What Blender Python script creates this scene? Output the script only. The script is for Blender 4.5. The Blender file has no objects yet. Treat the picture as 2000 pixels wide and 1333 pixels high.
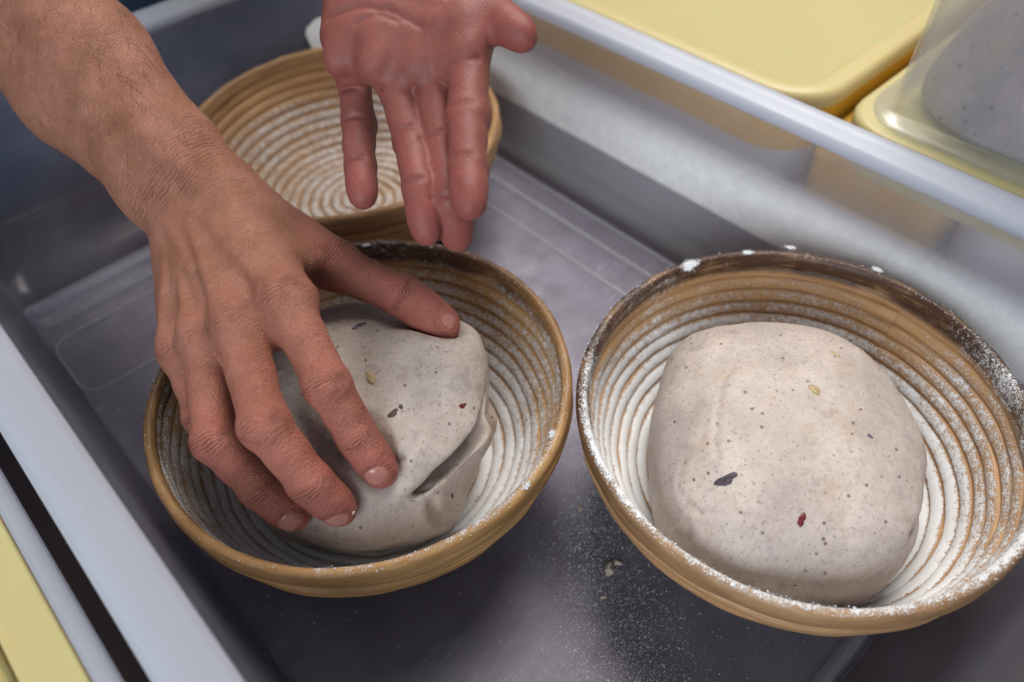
import bpy, math, random
import numpy as np
from mathutils import Vector, Matrix, noise
random.seed(4); rng = np.random.default_rng(4)
scene = bpy.context.scene
col = scene.collection
PI = math.pi

# ------------------------------------------------------------------ camera, lamps, exposure
CAM_ROT = np.array([[0.7293, -0.5242, 0.4397], [-0.6835, -0.5297, 0.5023], [-0.0304, -0.6669, -0.7446]])
cam_d = bpy.data.cameras.new('camera'); cam = bpy.data.objects.new('camera', cam_d); col.objects.link(cam)
r_, d_, f_ = CAM_ROT[:, 0], CAM_ROT[:, 1], CAM_ROT[:, 2]
cam.matrix_world = Matrix(((r_[0], -d_[0], -f_[0], 0), (r_[1], -d_[1], -f_[1], 0), (r_[2], -d_[2], -f_[2], 0.3929), (0, 0, 0, 1)))
cam_d.sensor_width = 36; cam_d.lens = 36 * 1529.9 / 2000; cam_d.clip_start = 0.02; cam_d.clip_end = 50
cam_d.dof.use_dof = True; cam_d.dof.focus_distance = 0.375; cam_d.dof.aperture_fstop = 4.8
scene.camera = cam

world = bpy.data.worlds.new('World'); scene.world = world; world.use_nodes = True
wb = world.node_tree.nodes['Background']; wb.inputs[0].default_value = (0.70, 0.80, 0.98, 1); wb.inputs[1].default_value = 0.15

def area(name, loc, target, size, power, color, size_y=None):
    l = bpy.data.lights.new(name, 'AREA'); l.energy = power; l.color = color; l.size = size
    if size_y: l.shape = 'RECTANGLE'; l.size_y = size_y
    o = bpy.data.objects.new(name, l); col.objects.link(o); o.location = loc
    o.rotation_euler = (Vector(target) - Vector(loc)).to_track_quat('-Z', 'Y').to_euler()
    return o
area('ceiling_lamp', (0.85, 0.55, 1.40), (0.2, 0.2, 0.05), 0.85, 28, (1.0, 0.955, 0.90))
area('window_light', (-1.80, -0.90, 1.00), (0.25, 0.2, 0.05), 1.4, 56, (0.86, 0.93, 1.0))

scene.view_settings.view_transform = 'Standard'; scene.view_settings.look = 'None'
scene.view_settings.exposure = 0.1; scene.view_settings.gamma = 1.0
scene.cycles.max_bounces = 10; scene.cycles.transmission_bounces = 10; scene.cycles.transparent_max_bounces = 8
scene.cycles.use_denoising = True

# ------------------------------------------------------------------ helpers
def make_obj(name, verts, faces, mat=None, parent=None, smooth=True, attrs=None):
    me = bpy.data.meshes.new(name)
    if isinstance(faces, np.ndarray):
        n = faces.shape[1]; me.vertices.add(len(verts)); me.vertices.foreach_set('co', np.asarray(verts, np.float32).ravel())
        me.loops.add(faces.size); me.loops.foreach_set('vertex_index', faces.astype(np.int32).ravel())
        me.polygons.add(len(faces)); me.polygons.foreach_set('loop_start', np.arange(0, faces.size, n, dtype=np.int32))
        me.update(calc_edges=True)
    else:
        me.from_pydata([tuple(map(float, v)) for v in verts], [], faces); me.update()
    if smooth: me.polygons.foreach_set('use_smooth', [True] * len(me.polygons))
    for k, a in (attrs or {}).items():
        at = me.attributes.new(k, 'FLOAT', 'POINT'); at.data.foreach_set('value', np.asarray(a, np.float32))
    me.update()
    o = bpy.data.objects.new(name, me); col.objects.link(o)
    if mat: me.materials.append(mat)
    if parent: o.parent = parent
    return o

def tag(o, label=None, cat=None, group=None, kind=None):
    for k, v in (('label', label), ('category', cat), ('group', group), ('kind', kind)):
        if v: o[k] = v
    return o

def empty(name, loc, label, cat, group=None):
    o = bpy.data.objects.new(name, None); col.objects.link(o); o.location = loc; o.empty_display_size = .02
    return tag(o, label, cat, group)

class NT:
    """small node builder"""
    def __init__(s, name):
        s.m = bpy.data.materials.new(name); s.m.use_nodes = True; s.t = s.m.node_tree; s.t.nodes.clear()
        s.out = s.t.nodes.new('ShaderNodeOutputMaterial')
    def n(s, typ, ins=None, **props):
        nd = s.t.nodes.new('ShaderNode' + typ)
        for k, v in props.items(): setattr(nd, k, v)
        for k, v in (ins or {}).items(): s.set(nd.inputs[k], v)
        return nd
    def set(s, sock, v):
        if isinstance(v, bpy.types.NodeSocket): s.t.links.new(v, sock)
        elif isinstance(v, bpy.types.Node): s.t.links.new(v.outputs[0], sock)
        else:
            if sock.type == 'RGBA' and isinstance(v, tuple) and len(v) == 3: v = (*v, 1)
            sock.default_value = v
    def math(s, op, a, b=0.0, c=0.0, clamp=False):
        nd = s.n('Math', operation=op, use_clamp=clamp)
        for i, v in enumerate((a, b, c)): s.set(nd.inputs[i], v)
        return nd.outputs[0]
    def ramp(s, fac, stops, interp='LINEAR'):
        nd = s.n('ValToRGB', {'Fac': fac}); cr = nd.color_ramp; cr.interpolation = interp
        while len(cr.elements) < len(stops): cr.elements.new(0.5)
        for e, (p, c) in zip(cr.elements, stops):
            e.position = p; e.color = (c, c, c, 1) if isinstance(c, (int, float)) else (*c, 1)
        return nd.outputs[0]
    def mix(s, fac, a, b, blend='MIX'):
        nd = s.n('Mix', data_type='RGBA', blend_type=blend)
        s.set(nd.inputs[0], fac); s.set(nd.inputs[6], a); s.set(nd.inputs[7], b)
        return nd.outputs[2]
    def noise(s, vec, scale, detail=2, rough=.5, dist=0):
        nd = s.n('TexNoise', {'Scale': scale, 'Detail': detail, 'Roughness': rough, 'Distortion': dist})
        if vec is not None: s.set(nd.inputs['Vector'], vec)
        return nd.outputs[0]
    def attr(s, name): return s.n('Attribute', attribute_name=name).outputs['Fac']
    def coord(s, k='Object'): return s.n('TexCoord').outputs[k]
    def mapping(s, vec, scale=(1, 1, 1), rot=(0, 0, 0), loc=(0, 0, 0)):
        return s.n('Mapping', {'Vector': vec, 'Scale': scale, 'Rotation': rot, 'Location': loc}).outputs[0]
    def bump(s, h, strength=.5, dist=.001, normal=None):
        nd = s.n('Bump', {'Height': h, 'Strength': strength, 'Distance': dist})
        if normal is not None: s.set(nd.inputs['Normal'], normal)
        return nd.outputs[0]
    def pbr(s, **k):
        nd = s.n('BsdfPrincipled'); nm = {'base': 'Base Color', 'rough': 'Roughness', 'normal': 'Normal', 'trans': 'Transmission Weight', 'ior': 'IOR',
              'sss': 'Subsurface Weight', 'sssr': 'Subsurface Radius', 'ssss': 'Subsurface Scale', 'spec': 'Specular IOR Level', 'coat': 'Coat Weight', 'coatr': 'Coat Roughness', 'alpha': 'Alpha'}
        for a, v in k.items(): s.set(nd.inputs[nm[a]], v)
        return nd.outputs[0]
    def done(s, surf):
        s.t.links.new(surf, s.out.inputs['Surface']); return s.m

# ------------------------------------------------------------------ distance fields -> surfaces (hands and dough)
class Field:
    def __init__(s, lo, hi, h):
        s.h = h; s.i0 = np.floor(np.asarray(lo) / h).astype(int); n = np.ceil(np.asarray(hi) / h).astype(int) - s.i0 + 1
        s.D = np.full(tuple(n), 0.03, np.float32)
    def window(s, lo, hi):
        a = np.maximum(np.floor(np.asarray(lo) / s.h).astype(int) - s.i0, 0); b = np.minimum(np.ceil(np.asarray(hi) / s.h).astype(int) - s.i0 + 1, s.D.shape)
        if (b <= a).any(): return None, None
        ax = [((np.arange(a[k], b[k]) + s.i0[k]) * s.h).astype(np.float32) for k in range(3)]
        return tuple(slice(a[k], b[k]) for k in range(3)), np.meshgrid(*ax, indexing='ij', sparse=True)
    @staticmethod
    def smin(a, b, k):
        if k <= 0: return np.minimum(a, b)
        q = np.maximum(k - np.abs(a - b), 0) / k
        return np.minimum(a, b) - q * q * (k * .25)
    def put(s, sl, d, k, cut=False):
        if cut: s.D[sl] = -s.smin(-s.D[sl], d, k)
        else: s.D[sl] = s.smin(s.D[sl], d, k)
    def cone(s, a, b, ra, rb, k=.004, cut=False):
        a = np.asarray(a, float); b = np.asarray(b, float); m = max(ra, rb) + k + .006
        sl, g = s.window(np.minimum(a, b) - m, np.maximum(a, b) + m)
        if sl is None: return
        ab = b - a; L = max(ab @ ab, 1e-12)
        t = np.clip(((g[0] - a[0]) * ab[0] + (g[1] - a[1]) * ab[1] + (g[2] - a[2]) * ab[2]) / L, 0, 1)
        d = np.sqrt((g[0] - a[0] - t * ab[0]) ** 2 + (g[1] - a[1] - t * ab[1]) ** 2 + (g[2] - a[2] - t * ab[2]) ** 2) - (ra + (rb - ra) * t)
        s.put(sl, d, k, cut)
    def ell(s, c, axes, rad, k=.006, cut=False, p=2.0):
        """(super)ellipsoid; axes rows = unit directions"""
        A = np.asarray(axes, float); c = np.asarray(c, float); rad = np.asarray(rad, float); m = max(rad) * 1.3 + k + .006
        sl, g = s.window(c - m, c + m)
        if sl is None: return
        q = [((g[0] - c[0]) * A[j][0] + (g[1] - c[1]) * A[j][1] + (g[2] - c[2]) * A[j][2]) / rad[j] for j in range(3)]
        f = (np.abs(q[0]) ** p + np.abs(q[1]) ** p + np.abs(q[2]) ** p) ** (1 / p)
        s.put(sl, (f - 1) * min(rad), k, cut)
    def merge(s, o, k):
        a = np.maximum(o.i0, s.i0); b = np.minimum(o.i0 + o.D.shape, s.i0 + s.D.shape)
        S = tuple(slice(a[j] - s.i0[j], b[j] - s.i0[j]) for j in range(3)); O = tuple(slice(a[j] - o.i0[j], b[j] - o.i0[j]) for j in range(3))
        s.D[S] = s.smin(s.D[S], o.D[O], k)
    def sample(s, P):
        q = np.asarray(P) / s.h - s.i0; i = np.clip(np.floor(q).astype(int), 0, np.array(s.D.shape) - 2); f = np.clip(q - i, 0, 1); r = 0
        for dx in (0, 1):
            for dy in (0, 1):
                for dz in (0, 1):
                    w = (f[:, 0] if dx else 1 - f[:, 0]) * (f[:, 1] if dy else 1 - f[:, 1]) * (f[:, 2] if dz else 1 - f[:, 2])
                    r = r + w * s.D[i[:, 0] + dx, i[:, 1] + dy, i[:, 2] + dz]
        return r
    def surface(s, relax=2):
        D = s.D; neg = D < 0; n = np.array(D.shape) - 1
        cnt = np.zeros(tuple(n), np.uint8)
        for dx in (0, 1):
            for dy in (0, 1):
                for dz in (0, 1): cnt += neg[dx:n[0] + dx, dy:n[1] + dy, dz:n[2] + dz]
        act = np.argwhere((cnt > 0) & (cnt < 8)); ident = np.full(tuple(n), -1, np.int32); ident[tuple(act.T)] = np.arange(len(act))
        cs = [np.array((x, y, z)) for x in (0, 1) for y in (0, 1) for z in (0, 1)]
        val = {tuple(c): D[tuple((act + c).T)] for c in cs}
        acc = np.zeros((len(act), 3)); num = np.zeros(len(act))
        for c in cs:
            for ax in range(3):
                if c[ax] == 0:
                    e = c.copy(); e[ax] = 1; va, vb = val[tuple(c)], val[tuple(e)]; m = (va < 0) != (vb < 0)
                    t = va[m] / (va[m] - vb[m]); p = np.repeat(c[None].astype(float), m.sum(), 0); p[:, ax] = t
                    acc[m] += p; num[m] += 1
        V = (act + acc / num[:, None] + s.i0) * s.h
        Q = []
        for ax in range(3):
            u, v = (ax + 1) % 3, (ax + 2) % 3
            lo = [slice(1, -1)] * 3; lo[ax] = slice(0, -1); hi = list(lo); hi[ax] = slice(1, None)
            A, B = neg[tuple(lo)], neg[tuple(hi)]; p = np.argwhere(A != B)
            if not len(p): continue
            flip = A[tuple(p.T)]; off = np.ones(3, int); off[ax] = 0; p = p + off
            def idn(du, dv):
                q = p.copy(); q[:, u] -= du; q[:, v] -= dv; return ident[tuple(q.T)]
            q4 = np.stack([idn(1, 1), idn(0, 1), idn(0, 0), idn(1, 0)], 1)
            q4[~flip] = q4[~flip][:, ::-1]; Q.append(q4)
        Q = np.concatenate(Q); Q = Q[(Q >= 0).all(1)]
        for _ in range(relax):
            S = np.zeros_like(V); C = np.zeros(len(V))
            for j in range(4):
                np.add.at(S, Q[:, j], V[Q[:, (j + 1) % 4]]); np.add.at(C, Q[:, j], 1)
            V = V * .5 + .5 * S / np.maximum(C, 1)[:, None]
        return V, Q

def unit(v): v = np.asarray(v, float); return v / max(np.linalg.norm(v), 1e-9)
def sstep(a, b, x): t = np.clip((x - a) / (b - a), 0, 1); return t * t * (3 - 2 * t)
def vnormals(V, Q):
    N = np.zeros_like(V); fn = np.cross(V[Q[:, 2]] - V[Q[:, 0]], V[Q[:, 3]] - V[Q[:, 1]])
    for j in range(4): np.add.at(N, Q[:, j], fn)
    return N / np.maximum(np.linalg.norm(N, axis=1), 1e-12)[:, None]
def fnoise(P, scale, oct=3):
    """cheap value-free noise: sum of rotated sines"""
    r = np.random.default_rng(int(scale * 10) % 9973); out = np.zeros(len(P)); amp = 1.
    for o in range(oct):
        for _ in range(5):
            k = r.normal(size=3) * scale * 2 ** o; out += amp * np.sin(P @ k + r.uniform(0, 6.28)); 
        amp *= .55
    return out / 4.

# ------------------------------------------------------------------ materials
def mat_plastic(name, tint, clear=.8, rough=.3, milk=(.8, .82, .86), blur=.5, film=False):
    """milky translucent polypropylene; film = vertex attribute: flour dust plus painted light through the wall"""
    m = NT(name); co = m.coord('Object')
    scr = m.ramp(m.noise(m.mapping(co, (4, 160, 60)), 6, 3), [(.60, 0), (.66, 1)])
    nrm = m.bump(m.noise(co, 45, 3), .05, .002)
    rr = m.math('ADD', rough, m.math('MULTIPLY', m.noise(co, 30, 4), .12))
    glass = m.pbr(base=tint, rough=rr, trans=1.0, ior=1.45, normal=nrm)
    thru = m.n('BsdfTransparent', {'Color': tuple(c * .96 for c in tint)}).outputs[0]
    gl = m.n('BsdfGlossy', {'Color': (1, 1, 1), 'Roughness': rr, 'Normal': nrm}).outputs[0]
    fr = m.math('MULTIPLY', m.math('ADD', .035, m.math('MULTIPLY', m.math('POWER', m.n('LayerWeight', {'Blend': .5}).outputs['Facing'], 4.0), .45)), m.math('SUBTRACT', 1.0, m.n('NewGeometry').outputs['Backfacing']))
    thru = m.n('MixShader', {0: fr, 1: thru, 2: gl}).outputs[0]
    cl_s = m.n('MixShader', {0: blur, 1: thru, 2: glass}).outputs[0]
    dif = m.n('BsdfDiffuse', {'Color': milk}).outputs[0]; tr = m.n('BsdfTranslucent', {'Color': milk}).outputs[0]
    ms = m.n('MixShader', {0: .5, 1: dif, 2: tr}).outputs[0]
    ms = m.n('MixShader', {0: m.math('MULTIPLY', fr, .45), 1: ms, 2: gl}).outputs[0]
    cl = m.math('SUBTRACT', clear, m.math('MULTIPLY', scr, .05))
    cl = m.math('SUBTRACT', cl, m.math('MULTIPLY', m.ramp(m.noise(co, 14, 5, .6), [(.45, 0), (.75, 1)]), .06))
    sh = m.n('MixShader', {0: m.math('SUBTRACT', 1.0, cl), 1: cl_s, 2: ms}).outputs[0]
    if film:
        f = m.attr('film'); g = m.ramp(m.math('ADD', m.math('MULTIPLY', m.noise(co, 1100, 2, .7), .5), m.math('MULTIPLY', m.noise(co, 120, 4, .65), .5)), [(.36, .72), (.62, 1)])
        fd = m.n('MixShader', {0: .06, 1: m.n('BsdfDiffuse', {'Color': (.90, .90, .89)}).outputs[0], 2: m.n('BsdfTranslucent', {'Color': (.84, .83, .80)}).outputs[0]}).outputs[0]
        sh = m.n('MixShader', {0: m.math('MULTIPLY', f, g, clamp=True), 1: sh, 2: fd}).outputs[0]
    return m.done(sh)

def mat_floor():
    """tub base: clear-ish plastic with smeared flour, scuffs and fine dust"""
    m = NT('tub_floor_plastic'); co = m.coord('Object')
    rot = m.mapping(co, (18, 420, 1), (0, 0, .55))
    scuff = m.math('MULTIPLY', m.ramp(m.noise(rot, 3, 3, .6), [(.53, 0), (.64, 1)]), m.ramp(m.noise(co, 11, 3), [(.42, 0), (.60, 1)]))
    rot2 = m.mapping(co, (420, 16, 1), (0, 0, -.1))
    scuff2 = m.math('MULTIPLY', m.ramp(m.noise(rot2, 2, 2, .6), [(.62, 0), (.70, 1)]), m.ramp(m.noise(co, 7, 3), [(.5, 0), (.7, 1)]))
    smear = m.attr('smear')
    smn = m.math('MULTIPLY', smear, m.ramp(m.noise(co, 46, 5, .65), [(.36, 0), (.72, 1)]))
    fine = m.math('MULTIPLY', m.ramp(m.noise(co, 1500, 2, .6), [(.60, 0), (.68, 1)]), m.math('ADD', .04, m.math('MULTIPLY', smear, .45)))
    milkf = m.math('ADD', .115, m.math('ADD', m.math('MULTIPLY', scuff, .16), m.math('MULTIPLY', scuff2, .11)))
    milkf = m.math('ADD', milkf, m.math('ADD', m.math('MULTIPLY', smn, .38), fine), clamp=True)
    rr = m.math('ADD', .34, m.math('MULTIPLY', m.noise(co, 25, 4), .14))
    nrm = m.bump(m.noise(co, 60, 2), .04, .002)
    thru = m.n('BsdfTransparent', {'Color': (.88, .85, .90)}).outputs[0]
    gl = m.n('BsdfGlossy', {'Color': (.92, .90, 1.0), 'Roughness': rr, 'Normal': nrm}).outputs[0]
    sh = m.n('MixShader', {0: m.math('MULTIPLY', m.math('ADD', .008, m.math('MULTIPLY', m.math('POWER', m.n('LayerWeight', {'Blend': .5}).outputs['Facing'], 4.0), .40)), m.math('SUBTRACT', 1.0, m.n('NewGeometry').outputs['Backfacing'])), 1: thru, 2: gl}).outputs[0]
    dif = m.n('BsdfDiffuse', {'Color': (.70, .68, .80)}).outputs[0]
    return m.done(m.n('MixShader', {0: milkf, 1: sh, 2: dif}).outputs[0])

def mat_simple(name, base, rough=.5, nscale=80, nbump=.1, var=.08, spec=.5, sss=0, ssc=.004):
    m = NT(name); co = m.coord('Object'); n = m.noise(co, nscale, 3)
    b2 = tuple(c * (1 - var) for c in base)
    return m.done(m.pbr(base=m.mix(n, base, b2), rough=rough, spec=spec, normal=m.bump(n, nbump, .001), sss=sss, ssss=ssc))

def mat_wood(name, light, dark, stain_shade):
    """cane with fibres running round the basket, stains with painted shade and flour dust driven by vertex attributes"""
    m = NT(name); co = m.coord('Object'); sep = m.n('SeparateXYZ', {0: co}); x, y, z = sep.outputs
    r = m.math('SQRT', m.math('ADD', m.math('MULTIPLY', x, x), m.math('MULTIPLY', y, y)))
    ux = m.math('DIVIDE', x, m.math('MAXIMUM', r, .001)); uy = m.math('DIVIDE', y, m.math('MAXIMUM', r, .001))
    v = m.n('CombineXYZ', {0: m.math('MULTIPLY', ux, 2.2), 1: m.math('MULTIPLY', uy, 2.2), 2: m.math('MULTIPLY', m.math('ADD', r, m.math('MULTIPLY', z, 1.7)), 700)}).outputs[0]
    fib = m.noise(v, 1.6, 4, .65)
    v2 = m.n('CombineXYZ', {0: m.math('MULTIPLY', ux, 5), 1: m.math('MULTIPLY', uy, 5), 2: m.math('MULTIPLY', m.math('ADD', r, m.math('MULTIPLY', z, 1.7)), 260)}).outputs[0]
    fib2 = m.noise(v2, 1.3, 3, .6)
    base = m.mix(m.ramp(fib, [(.30, 0), (.66, 1)]), dark, light)
    base = m.mix(m.math('MULTIPLY', m.ramp(fib2, [(.50, 0), (.68, 1)]), .45), base, dark)
    st = m.attr('stain_shade'); stn = m.math('MULTIPLY', st, m.ramp(m.math('ADD', m.math('MULTIPLY', fib2, .5), m.math('MULTIPLY', m.noise(co, 55, 4, .6), .5)), [(.28, .35), (.50, 1)]), clamp=True)
    base = m.mix(stn, base, stain_shade)
    fl = m.attr('flour')
    g1 = m.noise(co, 1150, 2, .75); g2 = m.noise(co, 330, 3, .7)
    g = m.math('ADD', m.math('MULTIPLY', g1, .62), m.math('MULTIPLY', g2, .38))
    # threshold falls as the coverage rises
    th = m.math('SUBTRACT', .70, m.math('MULTIPLY', fl, .40))
    cov = m.math('MULTIPLY', m.math('SUBTRACT', g, th), 9.0, clamp=True)
    cov = m.math('MULTIPLY', cov, m.math('MINIMUM', m.math('ADD', .45, fl), .97))
    colr = m.mix(cov, base, (.80, .81, .82))
    hgt = m.math('ADD', m.math('MULTIPLY', fib, .35), m.math('MULTIPLY', cov, .8))
    return m.done(m.pbr(base=colr, rough=m.math('ADD', .42, m.math('MULTIPLY', cov, .5), clamp=True), spec=.35, normal=m.bump(hgt, .75, .0007)))

def mat_dough(name, base, seed, pits=False):
    m = NT(name); co = m.mapping(m.coord('Object'), loc=(seed, seed * 1.7, 0))
    soft = m.noise(co, 30, 4, .6); c = m.mix(m.ramp(soft, [(.35, 0), (.65, 1)]), tuple(v * .80 for v in base), tuple(min(v * 1.08, .9) for v in base))
    warm = m.ramp(m.noise(co, 70, 3, .6), [(.56, 0), (.70, 1)]); c = m.mix(m.math('MULTIPLY', warm, .34), c, (.42, .29, .17))
    purple = m.ramp(m.noise(m.mapping(co, loc=(9, 3, 1)), 85, 3, .6), [(.62, 0), (.70, 1)]); c = m.mix(m.math('MULTIPLY', purple, .30), c, (.20, .15, .20))
    sp = m.ramp(m.noise(co, 620, 1, .5), [(.665, 0), (.71, 1)]); c = m.mix(m.math('MULTIPLY', sp, .55), c, (.17, .11, .09))
    vo = m.n('TexVoronoi', {'Vector': co, 'Scale': 190.0}); rnd = m.n('SeparateColor', {0: vo.outputs['Color']}).outputs[0]
    spot = m.math('MULTIPLY', m.ramp(vo.outputs['Distance'], [(.10, 1), (.20, 0)]), m.math('GREATER_THAN', rnd, .80))
    c = m.mix(m.math('MULTIPLY', spot, .8), c, (.09, .045, .05))
    if pits:
        vp = m.n('TexVoronoi', {'Vector': co, 'Scale': 120.0, 'Randomness': 1.0}); pt = m.math('MULTIPLY', m.ramp(vp.outputs['Distance'], [(.12, 1), (.24, 0)]), m.math('GREATER_THAN', m.n('SeparateColor', {0: vp.outputs['Color']}).outputs[0], .55))
        c = m.mix(m.math('MULTIPLY', pt, .85), c, (.05, .04, .05)); c = m.mix(m.ramp(m.noise(co, 16, 4, .65), [(.40, .6), (.62, 0)]), c, (.20, .19, .24))
    fz = m.noise(m.mapping(co, (1, 1, .45)), 330, 5, .75, .8)
    c = m.mix(m.ramp(fz, [(.34, .45), (.52, 0)]), c, (.30, .23, .19))
    bub = m.n('TexVoronoi', {'Vector': m.mapping(co, loc=(2, 5, 1)), 'Scale': 95.0}); bl = m.math('MULTIPLY', m.ramp(bub.outputs['Distance'], [(.0, 1), (.22, 0)]), m.math('GREATER_THAN', m.n('SeparateColor', {0: bub.outputs['Color']}).outputs[1], .6))
    h = m.math('ADD', m.math('MULTIPLY', soft, 1.2), m.math('MULTIPLY', fz, .45))
    h = m.math('SUBTRACT', h, m.math('MULTIPLY', spot, .5)); h = m.math('ADD', h, m.math('MULTIPLY', bl, .55))
    strand = m.ramp(m.noise(m.mapping(co, (1, 1, 1)), 75, 2, .5, 2.2), [(.475, 0), (.5, 1), (.525, 0)]); h = m.math('ADD', h, m.math('MULTIPLY', strand, .10))
    c = m.mix(m.math('MULTIPLY', strand, .05), c, (.80, .74, .64))
    return m.done(m.pbr(base=c, rough=m.math('ADD', .40, m.math('MULTIPLY', fz, .25)), spec=.4, sss=.25, sssr=(1.0, .7, .5), ssss=.0035, normal=m.bump(h, .50, .0011)))

def mat_skin(name, wet_shaded):
    m = NT(name); co = m.coord('Object')
    n1 = m.noise(co, 48, 5, .65); n2 = m.noise(co, 210, 3, .65); n3 = m.noise(m.mapping(co, loc=(4, 2, 7)), 22, 3, .6)
    if wet_shaded: lo, hi, rd = (.120, .045, .033), (.215, .097, .073), (.270, .062, .058)  # palm reds, darkened further to put the palm's shade into the skin colour
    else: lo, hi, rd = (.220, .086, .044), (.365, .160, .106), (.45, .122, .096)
    c = m.mix(m.ramp(n1, [(.32, 0), (.68, 1)]), lo, hi)
    red = m.math('MULTIPLY', m.attr('red'), m.ramp(m.math('ADD', m.math('MULTIPLY', n1, .5), m.math('MULTIPLY', n2, .5)), [(.32, .45), (.60, 1)]))
    c = m.mix(m.math('MULTIPLY', red, .85, clamp=True), c, rd)
    c = m.mix(m.math('MULTIPLY', m.ramp(n3, [(.50, 0), (.70, 1)]), .25), c, (.30, .12, .06) if not wet_shaded else (.27, .085, .075))
    c = m.mix(m.math('MULTIPLY', m.ramp(n2, [(.52, 0), (.70, 1)]), .28), c, (.22, .085, .055))
    cr = m.attr('crease'); c = m.mix(m.math('MULTIPLY', cr, .75, clamp=True), c, (.17, .045, .038))
    s = m.attr('wr_s'); w = m.attr('wr_w')
    ph = m.math('ADD', m.math('MULTIPLY', s, 1.75), m.math('MULTIPLY', m.noise(co, 120, 4, .65), 9.0))
    wl = m.math('POWER', m.math('ABSOLUTE', m.math('SINE', ph)), .55)
    line = m.math('MULTIPLY', m.math('MULTIPLY', m.math('SUBTRACT', 1.0, wl), w), m.ramp(m.noise(m.mapping(co, loc=(3, 1, 2)), 170, 2), [(.36, .2), (.58, 1)]))
    c = m.mix(m.math('MULTIPLY', line, .85, clamp=True), c, (.18, .055, .040))
    vor = m.n('TexVoronoi', {'Vector': m.mapping(co, (.75, 1.25, 1.1)), 'Scale': 780.0}, feature='DISTANCE_TO_EDGE').outputs['Distance']
    cell = m.ramp(vor, [(0, 0), (.20, 1)])
    trans = m.noise(m.mapping(co, (.8, 4.5, 2.2)) if not wet_shaded else m.mapping(co, (3.2, 1.2, 1.0)), 190, 4, .65)   # fine lines across the hand
    c = m.mix(m.ramp(trans, [(.36, .30), (.50, 0)]), c, (.20, .075, .05))
    c = m.mix(m.ramp(cell, [(0, .20), (.7, 0)]), c, (.17, .06, .04))
    h = m.math('ADD', m.math('MULTIPLY', cell, .30 if not wet_shaded else .06), m.math('MULTIPLY', n2, .5 if not wet_shaded else .16))
    h = m.math('ADD', h, m.math('MULTIPLY', trans, 1.3 if not wet_shaded else .55))
    h = m.math('SUBTRACT', h, m.math('MULTIPLY', line, 2.6))
    h = m.math('SUBTRACT', h, m.math('MULTIPLY', cr, 1.2))
    nr = m.bump(h, .75 if not wet_shaded else .60, .0010)
    rg = m.math('ADD', .36 if not wet_shaded else .40, m.math('MULTIPLY', n3, .22))
    return m.done(m.pbr(base=c, rough=rg, spec=.40 if not wet_shaded else .26, sss=.15, sssr=(1.0, .32, .18), ssss=.003, normal=nr))

M_TABLE = mat_simple('dark_wood_table', (.040, .026, .026), .35, 40, .15, .5)
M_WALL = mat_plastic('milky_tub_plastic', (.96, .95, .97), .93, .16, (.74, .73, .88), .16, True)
M_RIM = mat_plastic('milky_rim_plastic', (.93, .94, .97), .22, .42, (.64, .67, .75), .5)
M_FLOOR = mat_floor()
M_BOX = mat_plastic('frosted_box_plastic', (.96, .96, .95), .88, .18, (.82, .82, .80), .15)
M_YEL = mat_simple('pale_yellow_plastic', (.50, .43, .205), .42, 25, .03, .05, .4, .6, .02)
M_YEL_SHADE = mat_simple('shaded_yellow_plastic', (.62, .35, .03), .5, 40, .05, .1)  # yellow plastic with shade and yellow bounce put into the colour
M_WHITEBOX = mat_simple('white_plastic', (.62, .62, .62), .5, 30, .05, .06)
M_CRATE = mat_simple('dark_crate', (.26, .22, .28), .5, 40, .1, .3)
M_NAIL = mat_simple('nail', (.44, .190, .150), .26, 300, .04, .15, .5, .2)
M_FLOUR = mat_simple('flour', (.80, .81, .83), .95, 900, .4, .08, .1)
M_CRUMB = mat_simple('dough_crumb', (.72, .62, .48), .6, 500, .4, .15)
M_HAIR = mat_simple('hair', (.022, .013, .010), .45, 50, 0, .1)
M_APRON = mat_simple('navy_cloth', (.018, .042, .088), .85, 400, .3, .3)
M_SKIN = mat_skin('skin', False); M_SKINW = mat_skin('palm_skin', True)

# ------------------------------------------------------------------ table
def rbox(x0, y0, z0, x1, y1, z1, r, n=6, top_in=0.0, er=0.0):
    """rounded-corner slab as (verts, faces); er = rounded top edge, top_in = taper"""
    def ring(x0, y0, x1, y1, r, z):
        out = []
        for cx, cy, a0 in ((x1 - r, y1 - r, 0), (x0 + r, y1 - r, 90), (x0 + r, y0 + r, 180), (x1 - r, y0 + r, 270)):
            for k in range(n + 1):
                a = math.radians(a0 + 90 * k / n); out.append((cx + r * math.cos(a), cy + r * math.sin(a), z))
        return out
    levels = [(0, z0)]
    if er > 0:
        for k in range(5):
            a = PI / 2 * k / 4; levels.append((top_in + er * (1 - math.cos(a)), z1 - er + er * math.sin(a)))
    else: levels.append((top_in, z1))
    V = []; 
    for d, z in levels: V += ring(x0 + d, y0 + d, x1 - d, y1 - d, max(r - d, .0005), z)
    m = 4 * (n + 1); F = []
    for l in range(len(levels) - 1):
        for k in range(m): F.append((l * m + k, l * m + (k + 1) % m, (l + 1) * m + (k + 1) % m, (l + 1) * m + k))
    F.append(tuple(range(m))[::-1]); F.append(tuple((len(levels) - 1) * m + k for k in range(m)))
    return V, F

v, f = rbox(-1.0, -1.0, -.045, 1.3, 1.2, -.0075, .02, er=.004)
tag(make_obj('table', v, f, M_TABLE, smooth=False), 'dark brown table top under the translucent tub', 'table')

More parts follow.
